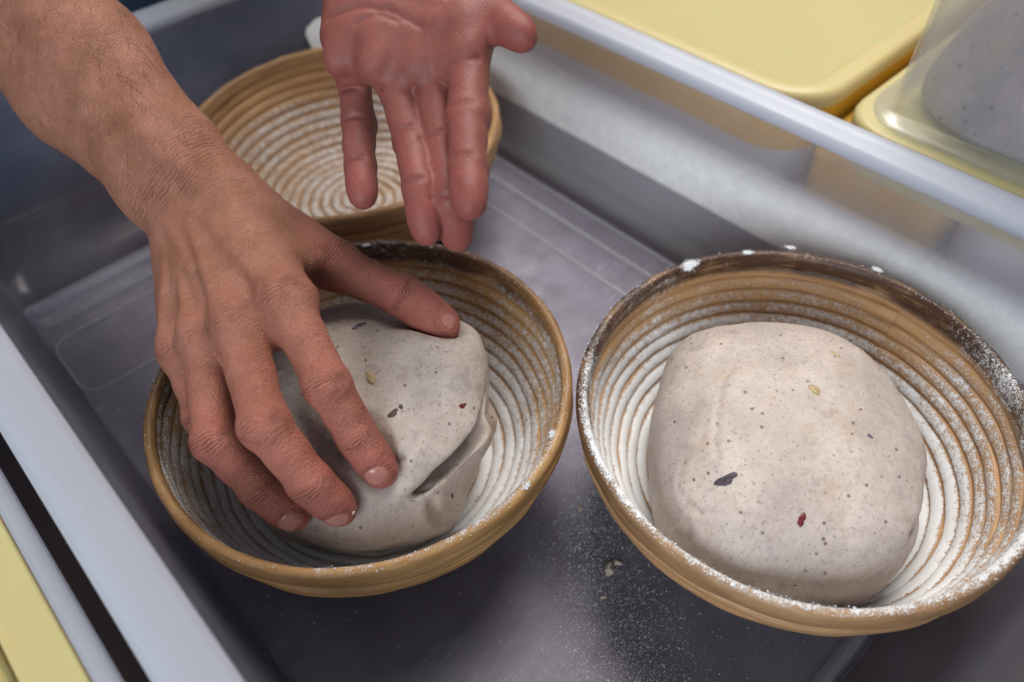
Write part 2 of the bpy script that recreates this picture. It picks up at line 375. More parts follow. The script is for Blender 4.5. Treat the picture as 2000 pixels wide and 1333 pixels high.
# ------------------------------------------------------------------ translucent tub
TX0, TX1, TY0, TY1 = 0.002, 0.368, -.004, .535       # floor edges
ZT = .118
def tub_ring(z, n=10):
    """inner outline at height z (corner-rounded rectangle), growing upwards"""
    t = max(z, 0) / .118
    fil = sstep(0, .022, z)
    xi0 = TX0 - .003 * fil - .009 * t; xi1 = TX1 + .006 * fil + .025 * t
    yi0 = TY0 - .026 * fil - .024 * t; yi1 = TY1 + .018 * fil + .052 * t
    return xi0, yi0, xi1, yi1, .018 + .030 * t + .006 * fil
def ring_pts(x0, y0, x1, y1, r, z, n=10):
    out = []
    for cx, cy, a0 in ((x1 - r, y1 - r, 0), (x0 + r, y1 - r, 90), (x0 + r, y0 + r, 180), (x1 - r, y0 + r, 270)):
        for k in range(n + 1):
            a = math.radians(a0 + 90 * k / n); out.append((cx + r * math.cos(a), cy + r * math.sin(a), z))
    return out
def loft(rings, close=False):
    V = [p for r in rings for p in r]; m = len(rings[0]); F = []; L = len(rings)
    for l in range(L if close else L - 1):
        for k in range(m): F.append((l * m + k, l * m + (k + 1) % m, ((l + 1) % L) * m + (k + 1) % m, ((l + 1) % L) * m + k))
    return V, F
tub = empty('dough_tub', (.185, .25, 0), 'wide shallow translucent plastic tub holding three round baskets', 'tub')
tub_off = np.array((.185, .25, 0))
def tub_obj(name, V, F, mat, **k): return make_obj(name, np.asarray(V) - tub_off, F, mat, tub, **k)
T = .0028
zs = [0, .002, .005, .009, .014, .022, .035] + [.044 + .001 * k for k in range(8)] + [.056 + .006 * k for k in range(10)] + [.1125, ZT]
rings = [ring_pts(*tub_ring(z), z) for z in zs]
def grow(z, d): a = tub_ring(z); return (a[0] - d, a[1] - d, a[2] + d, a[3] + d, a[4] + d)
rings_o = [ring_pts(*grow(z, T), max(z - (T if z < .005 else T * .5), -T)) for z in zs]
rings_o[-1] = ring_pts(*grow(ZT, T), ZT)
V, F = loft(rings + rings_o[::-1], close=True)
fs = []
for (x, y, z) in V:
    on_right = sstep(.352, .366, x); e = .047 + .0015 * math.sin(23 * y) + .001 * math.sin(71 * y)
    fs.append(on_right * (.16 * sstep(.004, .012, z) + sstep(e - .0012, e + .0012, z) * (.80 - .92 * sstep(.066, .094, z))))  # flour film; its paleness also paints light coming through the right wall
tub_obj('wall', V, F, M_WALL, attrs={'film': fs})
# flat base sheet with a smear map
nx, ny = 90, 120
gx = np.linspace(TX0 - .0001, TX1 + .0001, nx); gy = np.linspace(TY0, TY1, ny)
X, Y = np.meshgrid(gx, gy, indexing='ij')
# stacking rib at both ends of the base
Z = np.zeros_like(X)
P = np.stack([X.ravel(), Y.ravel(), Z.ravel()], 1)
def blob(cx, cy, rx, ry, a=0):
    ca, sa = math.cos(a), math.sin(a); dx, dy = P[:, 0] - cx, P[:, 1] - cy
    return np.exp(-(((dx * ca + dy * sa) / rx) ** 2 + ((-dx * sa + dy * ca) / ry) ** 2))
smear = .42 * blob(.262, .30, .055, .035, .5) + .60 * blob(.235, .215, .035, .04) + .20 * blob(.125, .09, .03, .055, -.6) + .14 * blob(.08, .035, .07, .035) + .10 * blob(.13, .02, .04, .05) + .10
idx = np.arange(nx * ny).reshape(nx, ny)
Ft = np.stack([idx[:-1, :-1], idx[1:, :-1], idx[1:, 1:], idx[:-1, 1:]], -1).reshape(-1, 4)
Vb = P - (0, 0, T)
bnd = np.concatenate([idx[:, 0], idx[-1, 1:], idx[::-1, -1][1:], idx[0, ::-1][1:-1]])
side = np.stack([bnd, bnd + nx * ny, np.roll(bnd, -1) + nx * ny, np.roll(bnd, -1)], 1)
tub_obj('base', np.concatenate([P, Vb]), np.concatenate([Ft, Ft[:, ::-1] + nx * ny, side]), M_FLOOR, smooth=False, attrs={'smear': np.concatenate([smear, smear])})
# rim flange: flat top with a rounded inner shoulder and a short skirt
zr = .125
def rr(d, z): a = tub_ring(ZT); return ring_pts(a[0] - d, a[1] - d, a[2] + d, a[3] + d, a[4] + d, z)
prof = [(-.0004, ZT), (.0003, zr - .0034), (.0012, zr - .0014), (.0035, zr), (.0115, zr + .0006), (.0125, zr + .0014), (.019, zr + .0014), (.0215, zr + .0006), (.0228, zr - .002), (.0232, zr - .011), (.0212, zr - .011), (.0205, zr - .003), (.004, zr - .003), (.0034, ZT)]
V, F = loft([rr(d, z) for d, z in prof], close=True)
tub_obj('rim', V, F, M_RIM)
# ribs moulded across the base near the far end and the near end, embossed outline
def bar(p, q, w, h, z=.0002):
    p = np.array(p, float); q = np.array(q, float); d = unit(q - p); s = np.array((-d[1], d[0])); pts = []
    for c, sg, a0 in ((q, 1, -90), (p, -1, 90)):
        base = math.atan2(d[1], d[0])
        for k in range(9):
            a = base + math.radians(a0 + 180 * k / 8); pts.append(c + w * np.array((math.cos(a), math.sin(a))))
    r0 = [(x, y, z) for x, y in pts]; c0 = np.mean(pts, 0)
    r1 = [(c0[0] + (x - c0[0]) * (1 - .10 * w / max(np.linalg.norm(q - p), w)), y + (-.15 * (y - c0[1])), z + h) for x, y in pts]
    V, F = loft([r0, r1]); F.append(tuple(range(len(r0), 2 * len(r0)))); return V, F
M_RIB = mat_plastic('rib_plastic', (.93, .94, .97), .72, .18, (.80, .82, .86), .3)
for a, b, w in (((.012, .5065), (.36, .5065), .0055), ((.012, .5255), (.36, .5255), .0045), ((.012, .001), (.36, .001), .0035), ((.3655, .02), (.3655, .49), .0012), ((.345, .03), (.345, .49), .0016), ((.318, .03), (.318, .49), .0006)):  # bars along the right side stand in for tan reflections on the floor
    V, F = bar(a, b, w, .0016); tub_obj('rib_reflection', V, F, M_RIB)
def tube(pts, r, n=6, closed=False):
    P = [np.array(p, float) for p in pts]; V = []; F = []
    for i, p in enumerate(P):
        t = unit(P[(i + 1) % len(P)] - P[i - 1]) if closed or 0 < i < len(P) - 1 else unit(P[1] - P[0]) if i == 0 else unit(P[-1] - P[-2])
        a = unit(np.cross(t, (0, 0, 1)) if abs(t[2]) < .95 else np.cross(t, (1, 0, 0))); b = np.cross(t, a)
        rad = r[i] if hasattr(r, '__len__') else r
        for k in range(n): V.append(p + rad * (math.cos(2 * PI * k / n) * a + math.sin(2 * PI * k / n) * b))
    L = len(P)
    for i in range(L if closed else L - 1):
        for k in range(n): F.append((i * n + k, i * n + (k + 1) % n, ((i + 1) % L) * n + (k + 1) % n, ((i + 1) % L) * n + k))
    if not closed: F += [tuple(range(n))[::-1], tuple((L - 1) * n + k for k in range(n))]
    return V, F
o = [(p[0], p[1], .0001) for p in ring_pts(-.0 + .004, .4225, .36, .486, .014, 0)]
V, F = tube(o, .0008, 6, True); tub_obj('embossed_outline', V, F, M_RIB)
# sticker with clipped corners on the inside of the far wall
pts = [(.299, .064), (.350, .064), (.350, .086), (.312, .086), (.302, .0825), (.299, .079)]
yf = lambda z, d: tub_ring(z)[3] - d
V = [(x, yf(z, .0008), z) for x, z in pts] + [(x, yf(z, .0003), z) for x, z in pts]; n = len(pts)
F = [tuple(range(n)), tuple(range(n, 2 * n))[::-1]] + [(k, k + n, (k + 1) % n + n, (k + 1) % n) for k in range(n)]
tub_obj('sticker', V, F, M_WHITEBOX, smooth=False)

# ------------------------------------------------------------------ proofing baskets
PROFILE = np.array([(.1066, .0665), (.1034, .055), (.0978, .0415), (.0896, .0285), (.0790, .0170), (.0660, .0090), (.0520, .0058), (.0300, .0050), (.0, .0048)])
seg = np.concatenate([[0], np.cumsum(np.linalg.norm(np.diff(PROFILE, axis=0), axis=1))]); S_END = seg[-1]
def prof_at(s):
    r = np.interp(s, seg, PROFILE[:, 0]); z = np.interp(s, seg, PROFILE[:, 1]) - np.minimum(s, 0)
    r2 = np.interp(s + .002, seg, PROFILE[:, 0]); z2 = np.interp(s + .002, seg, PROFILE[:, 1]) - np.minimum(s + .002, 0); r1 = np.interp(s - .002, seg, PROFILE[:, 0]); z1 = np.interp(s - .002, seg, PROFILE[:, 1]) - np.minimum(s - .002, 0)
    t = np.stack([r2 - r1, z2 - z1], -1); t /= np.maximum(np.linalg.norm(t, axis=-1, keepdims=True), 1e-9)
    return r, z, t
def basket(loc, k, rot, seed, mat, flour_fn, stain_shade_fn, label):
    root = empty('proofing_basket', (loc[0], loc[1], 0.0004), label, 'basket', 'round cane proofing baskets in the tub')
    root.rotation_euler.z = rot; root.scale = (k, k, 1)
    rg = np.random.default_rng(seed); PITCH = .0079; NT_ = 144; NS = 16
    ncoil = int(S_END / PITCH)
    th = np.linspace(0, 2 * PI, NT_ + 1)
    ph = np.linspace(0, 2 * PI, NS, endpoint=False)
    for c in range(-1, ncoil):
        s = (c + th / (2 * PI)) * PITCH - .001 + .00035 * np.sin(2 * th + .7 * seed) + .0002 * np.sin(5 * th + seed)
        s = np.clip(s, -.009, S_END - .001)
        thick = np.clip(.35 + th / 2.0, .35, 1) if c < 0 else np.ones_like(th)
        r, z, t = prof_at(s)
        wob = .00036 * (np.sin(3 * th + rg.uniform(0, 6)) + np.sin(7 * th + rg.uniform(0, 6)) + .6 * np.sin(17 * th + rg.uniform(0, 6)))
        # local frame: t along the wall, nrm towards the inside of the basket
        nrm = np.stack([-t[:, 1], t[:, 0]], -1) * 1.0
        nrm = np.where((nrm[:, :1] > 0), -nrm, nrm) if False else nrm
        inside = np.stack([-(t[:, 1]) * -1, t[:, 0] * -1], -1)
        inside = np.where((inside[:, 1:2] < 0), -inside, inside)   # points up / inwards
        a = np.cos(ph); b = np.sin(ph); ex = 2 / 2.5
        sa = np.sign(a) * np.abs(a) ** ex; sb = np.sign(b) * np.abs(b) ** ex
        hw = PITCH * .525; ht = .0034
        R = r[:, None] + wob[:, None] * inside[:, :1] + hw * thick[:, None] * sa[None] * t[:, :1] + ht * thick[:, None] ** 1.6 * sb[None] * inside[:, :1]
        Zz = z[:, None] + wob[:, None] * inside[:, 1:] + hw * thick[:, None] * sa[None] * t[:, 1:] + ht * thick[:, None] ** 1.6 * sb[None] * inside[:, 1:]
        Zz = np.maximum(Zz, 0); R = np.maximum(R, .0003)
        X = R * np.cos(th)[:, None]; Yy = R * np.sin(th)[:, None]
        V = np.stack([X, Yy, Zz], -1).reshape(-1, 3)
        i = np.arange((NT_ + 1) * NS).reshape(NT_ + 1, NS)
        Q = np.stack([i[:-1], np.roll(i, -1, 1)[:-1], np.roll(i, -1, 1)[1:], i[1:]], -1).reshape(-1, 4)
        crest = np.broadcast_to(sstep(.42, 1.0, sb)[None], R.shape).ravel(); inner = np.broadcast_to((sb > -.2)[None], R.shape).ravel()
        up = np.broadcast_to((sa < 0)[None] * 1.0, R.shape).ravel()
        TH = np.repeat(th, NS)
        fl = np.clip(flour_fn(TH, V[:, 2], max(c, 0), crest, up, V), 0, 1.15) * inner
        st = np.clip(stain_shade_fn(TH, V[:, 2], max(c, 0), V), 0, 1)
        make_obj('coil', V, Q, mat, root, attrs={'flour': fl, 'stain_shade': st})
    # rim hoop
    pr = [(.1046, .0690), (.1042, .0715), (.1041, .0765), (.1046, .0788), (.1056, .0799), (.1070, .0802), (.1085, .0796), (.1096, .0780), (.1100, .0748), (.1098, .0712), (.1090, .0690), (.1075, .0680)]
    R = np.array([p[0] for p in pr]); Zz = np.array([p[1] for p in pr]); N2 = 192; th2 = np.linspace(0, 2 * PI, N2, endpoint=False)
    wob = .0003 * (np.sin(2 * th2 + 1) + np.sin(5 * th2 + 2)); jit = .00018 * np.sin(th2[:, None] * np.array([9, 13, 21, 17, 11, 19, 23, 15, 8, 14, 12, 10])[None] + rg.uniform(0, 6, 12)[None])
    RR = R[None] + wob[:, None] + jit; ZZ = np.broadcast_to(Zz[None], RR.shape) + jit * .7
    V = np.stack([RR * np.cos(th2)[:, None], RR * np.sin(th2)[:, None], ZZ], -1).reshape(-1, 3)
    i = np.arange(N2 * 12).reshape(N2, 12); Q = np.stack([i, np.roll(i, -1, 0), np.roll(np.roll(i, -1, 0), -1, 1), np.roll(i, -1, 1)], -1).reshape(-1, 4)
    TH = np.repeat(th2, 12); crest = np.broadcast_to(np.array([.8, .95, 1, 1, 1, .85, .55, .2, .05, 0, 0, 0])[None], RR.shape).ravel()
    fl = np.clip(flour_fn(TH, V[:, 2], -1, crest, crest, V), 0, 1.1) * (crest > 0); st = np.clip(stain_shade_fn(TH, V[:, 2], -1, V), 0, 1)
    make_obj('rim', V, Q, mat, root, attrs={'flour': fl, 'stain_shade': st})
    return root
# in a basket's own axes: angle 45 deg points away from the viewer, 225 deg to the viewer (rot = 0)
def ang(TH, deg, w): return np.exp(-((np.angle(np.exp(1j * (TH - math.radians(deg))))) / math.radians(w)) ** 2)
def fl_right(TH, z, c, crest, up, V):
    n = fnoise(V, 60, 3) * .16
    if c < 0: return (.12 + .72 * ang(TH, 150, 50) + .55 * ang(TH, 230, 60) + .42 * ang(TH, 300, 50) + .08 * ang(TH, 350, 40) - .05 * ang(TH, 50, 60) + n) * crest
    far = ang(TH, 50, 75)
    base = np.clip(.36 + .085 * c - .16 * far * max(0, 1 - c / 4.), .1, .82) + .42 * ang(TH, 165, 65) + .26 * ang(TH, 250, 60)
    return base * (.16 + .88 * crest) + n * .9 + .04 * up
def fl_left(TH, z, c, crest, up, V):
    n = fnoise(V, 55, 3) * .14
    if c < 0: return (.14 + .45 * ang(TH, 255, 55) + .30 * ang(TH, 60, 55) + .1 * ang(TH, 300, 30) - .15 * ang(TH, 160, 50) + n) * crest
    near = ang(TH, 265, 75)
    base = np.clip(.40 + .05 * c, .1, .70) + .22 * near + .34 * ang(TH, 190, 55) + .08 * ang(TH, 0, 60) - .08 * ang(TH, 90, 50)
    return base * (.50 + .52 * crest) + n * .9
def fl_back(TH, z, c, crest, up, V):
    n = fnoise(V, 50, 3) * .12
    if c < 0: return (.14 + n) * crest
    return np.clip(.20 + .10 * c, 0, .62) * (.42 + .60 * crest) + n * .7
def st_right(TH, z, c, V): h = sstep(.0655, .0705, z); return (.12 + h * .9) * (1.15 - .85 * ang(TH, 225, 80)) + .1 * fnoise(V, 40, 2)  # rim stain, with the shade of the far side put into its colour
def st_left(TH, z, c, V): h = sstep(.062, .070, z); return (.12 + h * .9) * (1.15 - .85 * ang(TH, 225, 90) - .35 * ang(TH, 330, 45)) + .1 * fnoise(V, 44, 2)  # same mix of rim stain and painted far-side shade
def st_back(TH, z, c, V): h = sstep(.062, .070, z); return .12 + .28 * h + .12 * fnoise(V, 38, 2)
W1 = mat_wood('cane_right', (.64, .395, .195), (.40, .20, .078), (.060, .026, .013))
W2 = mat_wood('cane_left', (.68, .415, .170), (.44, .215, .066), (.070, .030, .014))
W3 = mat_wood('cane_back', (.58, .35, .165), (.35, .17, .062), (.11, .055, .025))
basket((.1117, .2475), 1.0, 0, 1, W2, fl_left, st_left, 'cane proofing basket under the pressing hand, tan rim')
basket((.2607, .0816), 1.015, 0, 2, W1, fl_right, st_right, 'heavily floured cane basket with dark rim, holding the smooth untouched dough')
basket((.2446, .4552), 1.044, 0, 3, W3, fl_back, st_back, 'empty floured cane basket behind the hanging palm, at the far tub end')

# ------------------------------------------------------------------ finger joints
PR = {'W': (0.0975, 0.3483, 0.1450), 'I1': (0.0914, 0.2610, 0.1438), 'I2': (0.0820, 0.2177, 0.1271), 'I3': (0.0814, 0.2013, 0.1048), 'I4': (0.0814, 0.1877, 0.0917), 'M1': (0.0690, 0.2674, 0.1384), 'M2': (0.0506, 0.2191, 0.1252), 'M3': (0.0530, 0.1973, 0.1020), 'M4': (0.0576, 0.1888, 0.0848), 'R1': (0.0557, 0.2803, 0.1278), 'R2': (0.0335, 0.2399, 0.1107), 'R3': (0.0373, 0.2183, 0.0907), 'R4': (0.0420, 0.2055, 0.0774), 'P1': (0.0472, 0.2942, 0.1153), 'P2': (0.0366, 0.2592, 0.1053), 'P3': (0.0367, 0.2431, 0.0900), 'P4': (0.0391, 0.2331, 0.0763), 'T1': (0.1170, 0.3253, 0.1305), 'T2': (0.1282, 0.2818, 0.1265), 'T3': (0.1477, 0.2518, 0.1117), 'T4': (0.1561, 0.2312, 0.1000)}
PL = {'W': (0.2423, 0.3483, 0.2506), 'I1': (0.2181, 0.2683, 0.2185), 'I2': (0.1867, 0.2356, 0.2045), 'I3': (0.1686, 0.2155, 0.1977), 'I4': (0.1569, 0.2013, 0.1935), 'M1': (0.2034, 0.2836, 0.2130), 'M2': (0.1788, 0.2463, 0.1892), 'M3': (0.1623, 0.2213, 0.1828), 'M4': (0.1606, 0.2174, 0.1639), 'R1': (0.1897, 0.2981, 0.2128), 'R2': (0.1713, 0.2588, 0.1898), 'R3': (0.1554, 0.2337, 0.1854), 'R4': (0.1476, 0.2211, 0.1728), 'P1': (0.1828, 0.3163, 0.2109), 'P2': (0.1655, 0.2926, 0.1854), 'P3': (0.1528, 0.2766, 0.1763), 'P4': (0.1437, 0.2634, 0.1704), 'T1': (0.2603, 0.3363, 0.2249), 'T2': (0.2382, 0.2979, 0.2233), 'T3': (0.2282, 0.2638, 0.2280), 'T4': (0.2254, 0.2411, 0.2255)}
FR = {'I': (.0106, .0092, .0098, .0084, .0084, .0070), 'M': (.0108, .0094, .0101, .0087, .0086, .0072), 'R': (.0102, .0088, .0094, .0082, .0081, .0068), 'P': (.0092, .0078, .0082, .0072, .0071, .0060), 'T': (.0125, .0108, .0112, .0100, .0100, .0078)}

# ------------------------------------------------------------------ dough
def dough_mesh(name, F, mat, label, bowl, amp=.0012, folds=()):
    V, Q = F.surface(3); N = vnormals(V, Q)
    for line, dep, wid in folds:                          # pinched creases: a narrow groove with swollen lips
        L = [V[np.argmin(((V - np.array(p)) ** 2).sum(1))] for p in line]; best = np.full(len(V), 9.); dd = np.zeros(len(V)); n_ = len(L) - 1
        for i in range(n_):
            a, b = L[i], L[i + 1]; t = np.clip(((V - a) @ (b - a)) / max((b - a) @ (b - a), 1e-12), 0, 1); d = np.linalg.norm(V - (a + t[:, None] * (b - a)), axis=1)
            m = d < best; best[m] = d[m]; u = (i + t) / n_; dd[m] = (np.sin(PI * np.clip(u * .92 + .04, 0, 1)) ** .6)[m]
        best = np.abs(best + .0006 * fnoise(V, 180, 2) * (best > .0008))
        V = V - N * (dd * (dep * np.exp(-(best / wid) ** 1.5) - .32 * dep * np.exp(-((best - 3.2 * wid) / (2.0 * wid)) ** 2)))[:, None]
    for _ in range(1 if folds else 0):
        S = np.zeros_like(V); C = np.zeros(len(V))
        for j in range(4): np.add.at(S, Q[:, j], V[Q[:, (j + 1) % 4]]); np.add.at(C, Q[:, j], 1)
        V = V * .6 + .4 * S / np.maximum(C, 1)[:, None]
    N = vnormals(V, Q)
    V = V + N * (amp * fnoise(V, 32, 3) + .00030 * fnoise(V, 210, 2))[:, None]
    c, k = bowl; d = V[:, :2] - np.array(c); rad = np.hypot(d[:, 0], d[:, 1])         # the dough settles against the inside of its basket
    rmax = k * np.interp(V[:, 2] - .0045, PROFILE[::-1, 1], PROFILE[::-1, 0]) - .0030; rmax = np.where(V[:, 2] > .066, .2, np.maximum(rmax, .03))
    f = np.minimum(1, rmax / np.maximum(rad, 1e-6)); V[:, :2] = np.array(c) + d * f[:, None]; V[:, 2] = np.maximum(V[:, 2], .0085)
    o = make_obj(name, V, Q, mat); return tag(o, label, 'dough', 'balls of seeded dough')
def axes(deg): a = math.radians(deg); return [(math.cos(a), math.sin(a), 0), (-math.sin(a), math.cos(a), 0), (0, 0, 1)]
M_D1 = mat_dough('dough_right', (.53, .450, .400), 0.0); M_D2 = mat_dough('dough_left', (.57, .480, .420), 3.1)
F1 = Field((.15, -.03, .0), (.36, .18, .11), .0016)
F1.ell((.2445, .0775, .047), axes(-43), (.0530, .0675, .042), .001, p=3.8)
F1.ell((.242, .081, .058), axes(-43), (.046, .055, .0345), .025, p=2.4)
F1.ell((.220, .0735, .044), axes(-43), (.0450, .0510, .0360), .016, p=3.0)
F1.ell((.272, .058, .050), axes(-31), (.032, .040, .034), .02, p=2.3)
F1.cone((.236, .0125, .070), (.262, .0165, .066), .0015, .0032, .009, cut=True)
F1.cone((.262, .0165, .066), (.288, .0285, .058), .0032, .0035, .009, cut=True)
F1.cone((.248, .025, .050), (.282, .036, .050), .015, .015, .003)
d1 = dough_mesh('dough_ball', F1, M_D1, 'smooth untouched dough ball with a red berry fleck in the dark-rimmed basket', ((.2607, .0816), 1.015), .0010, (
    (((.2517, .1168, .0932), (.2271, .1085, .0937), (.2056, .0950, .0905), (.1929, .0832, .0871)), .0010, .0011), (((.2440, .1180, .0925), (.2200, .1090, .0930), (.2000, .0965, .0885)), .0007, .0009),
    (((.1921, .0980, .0802), (.1832, .0928, .0737), (.1780, .0786, .0746), (.1807, .0677, .0805)), .0008, .0010), (((.2740, .1193, .0893), (.2846, .1021, .0906), (.3037, .0913, .0843)), .0006, .0012), (((.2425, .0380, .0920), (.2155, .0327, .0866), (.1899, .0357, .0750)), .0006, .0013)))
F2 = Field((.02, .13, .0), (.20, .32, .13), .00095)
F2.ell((.101, .237, .056), axes(-43), (.0565, .0555, .046), .001, p=3.8)
F2.ell((.122, .247, .070), axes(-43), (.040, .042, .0355), .02)
F2.ell((.082, .212, .058), axes(30), (.034, .036, .034), .016)
F2.ell((.138, .220, .070), axes(-43), (.027, .034, .032), .012, p=3.0)
F2.ell((.112, .190, .072), axes(-20), (.030, .014, .018), .010)
E2 = unit((-.12, .80, -.58)); E1 = unit(np.cross(E2, (0, 0, 1))); E1 = E1 if E1[0] > 0 else -E1
for c_, r1, r2, r3 in (((.121, .1835, .0745), .019, .017, .0030), ((.137, .1945, .0735), .014, .014, .0026), ((.103, .1800, .0750), .012, .010, .0022)):
    e1 = unit(E1 + np.array((0, .35 if c_[0] > .13 else 0, 0))); e2 = unit(E2 - e1 * (E2 @ e1)); F2.ell(c_, [e1, e2, np.cross(e1, e2)], (r1, r2, r3), .0035, cut=True)
F2.cone((.1065, .1860, .0500), (.143, .2040, .0535), .0165, .0172, .0012)
for k in 'IMRPT':                                        # dents under the pressing fingers
    F2.cone(PR[k + '2'], PR[k + '3'], FR[k][2] + .0012, FR[k][4] + .0012, .010, cut=True); F2.cone(PR[k + '3'], PR[k + '4'], FR[k][4] + .0012, FR[k][5] + .0010, .010, cut=True)
d2 = dough_mesh('dough_ball', F2, M_D2, 'folded creased dough ball pressed under a hand', ((.1117, .2475), 1.0), .0016, (
    (((.0965, .1765, .0740), (.0950, .1735, .0640), (.0945, .1715, .0540), (.0955, .1720, .0400)), .0040, .0018), (((.106, .190, .090), (.098, .1870, .0885), (.090, .188, .0885)), .0014, .0012),
    (((.148, .222, .0780), (.142, .2080, .0800), (.134, .1980, .0810)), .0010, .0012), (((.104, .186, .086), (.112, .1880, .0860), (.121, .192, .0850)), .0010, .0011)))

# ------------------------------------------------------------------ hands
def build_hand(J, elbow, h, palm_view, mat, parent, FR=FR):
    J = {k: np.array(v) for k, v in J.items()}; W = J['W']; elbow = np.array(elbow, float)
    side = unit(J['I1'] - J['P1'])                       # towards the thumb
    fwd = unit((J['M1'] + J['R1']) / 2 - W)
    dors = unit(np.cross(side, fwd)); 
    if not palm_view and dors[2] < 0: dors = -dors
    if palm_view and dors @ CAM_ROT[:, 2] < 0: dors = -dors   # back of the hand turned away from the viewer
    arm = unit(elbow - W); aside = unit(side - arm * (side @ arm)); adors = unit(np.cross(aside, arm)); adors = adors if adors @ dors > 0 else -adors
    lo = np.min([*J.values(), elbow], 0) - .045; hi = np.max([*J.values(), elbow], 0) + .045
    F = Field(lo, hi, h)
    # forearm and wrist
    E = elbow; mid = W + arm * .10
    for sgn in (-1, 1):
        F.cone(W + aside * sgn * .0125 - arm * .004, W + aside * sgn * .0120 + arm * .030, .0175, .0180, .006)
        F.cone(W + aside * sgn * .0120 + arm * .030, mid + aside * (sgn * .0135 - .003), .0180, .0255, .012)
        F.cone(mid + aside * (sgn * .0135 - .003), E + aside * sgn * .015, .0255, .0415 if not palm_view else .039, .012)
    F.cone(W + adors * .002 - arm * .002, mid, .0175, .024, .012)
    F.cone(W - aside * .018 + adors * .007 + arm * .018, W - aside * .018 + adors * .007 + arm * .026, .0095, .0090, .012)   # ulna head
    # palm
    car = {k: W + side * s - fwd * (-.012) + dors * .001 for k, s in (('I', .016), ('M', .005), ('R', -.006), ('P', -.015))}
    rm = {'I': .0115, 'M': .0115, 'R': .0110, 'P': .0102}
    for k in 'IMRP':
        F.cone(car[k], J[k + '1'] - dors * .003, .0130, rm[k], .010)
        F.cone(car[k] - dors * .006, J[k + '1'] - dors * .008, .0115, .0090, .010)
    for a, b in (('I', 'M'), ('M', 'R'), ('R', 'P')):
        A, B = J[a + '1'], J[b + '1']; m = (A + B) / 2 - dors * .005
        F.cone(m - fwd * .004 - dors * .0015, (car[a] + car[b]) / 2 - dors * .003, .0094, .0125, .010)
        da = unit(J[a + '2'] - A); db = unit(J[b + '2'] - B); w = m + unit(da + db) * (.011 if not palm_view else .017) - dors * .002
        F.cone(m, w, .0086, .0062, .008)
    # thenar and hypothenar pads, web of the thumb
    F.cone(J['T1'] - dors * .005, J['T2'] - dors * .003 - fwd * .002, .0160, .0122, .012)
    F.cone(W + side * .016, J['T1'] * .6 + J['T2'] * .4, .0130, .0110, .014)
    F.cone(W + fwd * .022 - side * .017 - dors * .006, W + fwd * .058 - side * .020 - dors * .006, .0125, .0110, .012)
    web0 = J['T1'] * .45 + J['T2'] * .55; web1 = car['I'] * .35 + J['I1'] * .65
    for t in (.25, .5, .75):
        F.cone(web0 * (1 - t) + web1 * t - dors * .004, (J['T1'] * .8 + car['I'] * .2) * (1 - t) + car['I'] * t - dors * .004, .0072, .0110, .012)
    ws = .009 if not palm_view else .006
    F.cone(J['T2'] - dors * .003 - unit(J['T2'] - J['T1']) * .012, web1 - fwd * .006 - dors * .006, .0072, .0085, ws)
    if palm_view:
        for k in 'IMRP': F.ell(J[k + '1'] + fwd * .012 - dors * .0092, [side, fwd, dors], (.0092, .0100, .0080), .005)
    # knuckles, tendons, veins on the back
    for k in 'IMRP':
        F.ell(J[k + '1'] + dors * .0050 - fwd * .001, [side, fwd, dors], (.0076, .0090, .0074), .005)
        F.cone(W + fwd * .012 + side * {'I': .006, 'M': .002, 'R': -.002, 'P': -.006}[k] + dors * .0118, J[k + '1'] + dors * .0104, .0031, .0029, .0045)
    if not palm_view:
        for a, b, c in ((('R', 'P'), .25, .9), (('M', 'R'), .35, .92)):
            A = (J[a[0] + '1'] + J[a[1] + '1']) / 2; B = W + fwd * .02 - side * .008
            F.cone(A + dors * .0062 - fwd * .006, (A + B) / 2 + dors * .0118 + side * .003, .0016, .0020, .003); F.cone((A + B) / 2 + dors * .0118 + side * .003, B + dors * .0138, .0020, .0018, .003)
        F.cone(W + arm * .045 + adors * .017 + aside * .010, W + fwd * .006 + dors * .0150 + side * .017, .0030, .0034, .009)   # wrist tendon
        F.cone(W + fwd * .006 + dors * .0150 + side * .017, J['T1'] + dors * .008, .0034, .0028, .008)
    creases = []
    # fingers
    info = []
    for k in 'IMRPT':
        A, B, C, T = (J[k + n] for n in '1234'); r = FR[k]
        axis_dors = dors
        Fi = Field(np.min([A, B, C, T], 0) - .022, np.max([A, B, C, T], 0) + .022, h)
        segs = []
        if k == 'T': up0 = unit(dors * .75 + (side * .65 - fwd * .0))
        else: up0 = dors
        for a, b, ra, rm_, rb in ((A, B, r[0], r[1], r[2]), (B, C, r[2], r[3], r[4]), (C, T, r[4], r[4] * .97, r[5])):
            d = unit(b - a); up = unit(up0 - d * (up0 @ d)); segs.append((a, b, d, up))
            m = (a + b) / 2
            Fi.cone(a, m, ra * .97, rm_, .003); Fi.cone(m, b, rm_, rb * .97, .003)
            Fi.cone(a + d * .005 - up * rm_ * .20, b - d * .005 - up * rm_ * .20, rm_ * .92, rm_ * .90, .005)       # palmar pad
        d, up = segs[2][2], segs[2][3]
        sd = unit(np.cross(d, up)); 
        Fi.ell(T - d * .003 - up * .0010, [d, sd, up], (r[5] * 1.55, r[5] * 1.10, r[5] * .98), .004)
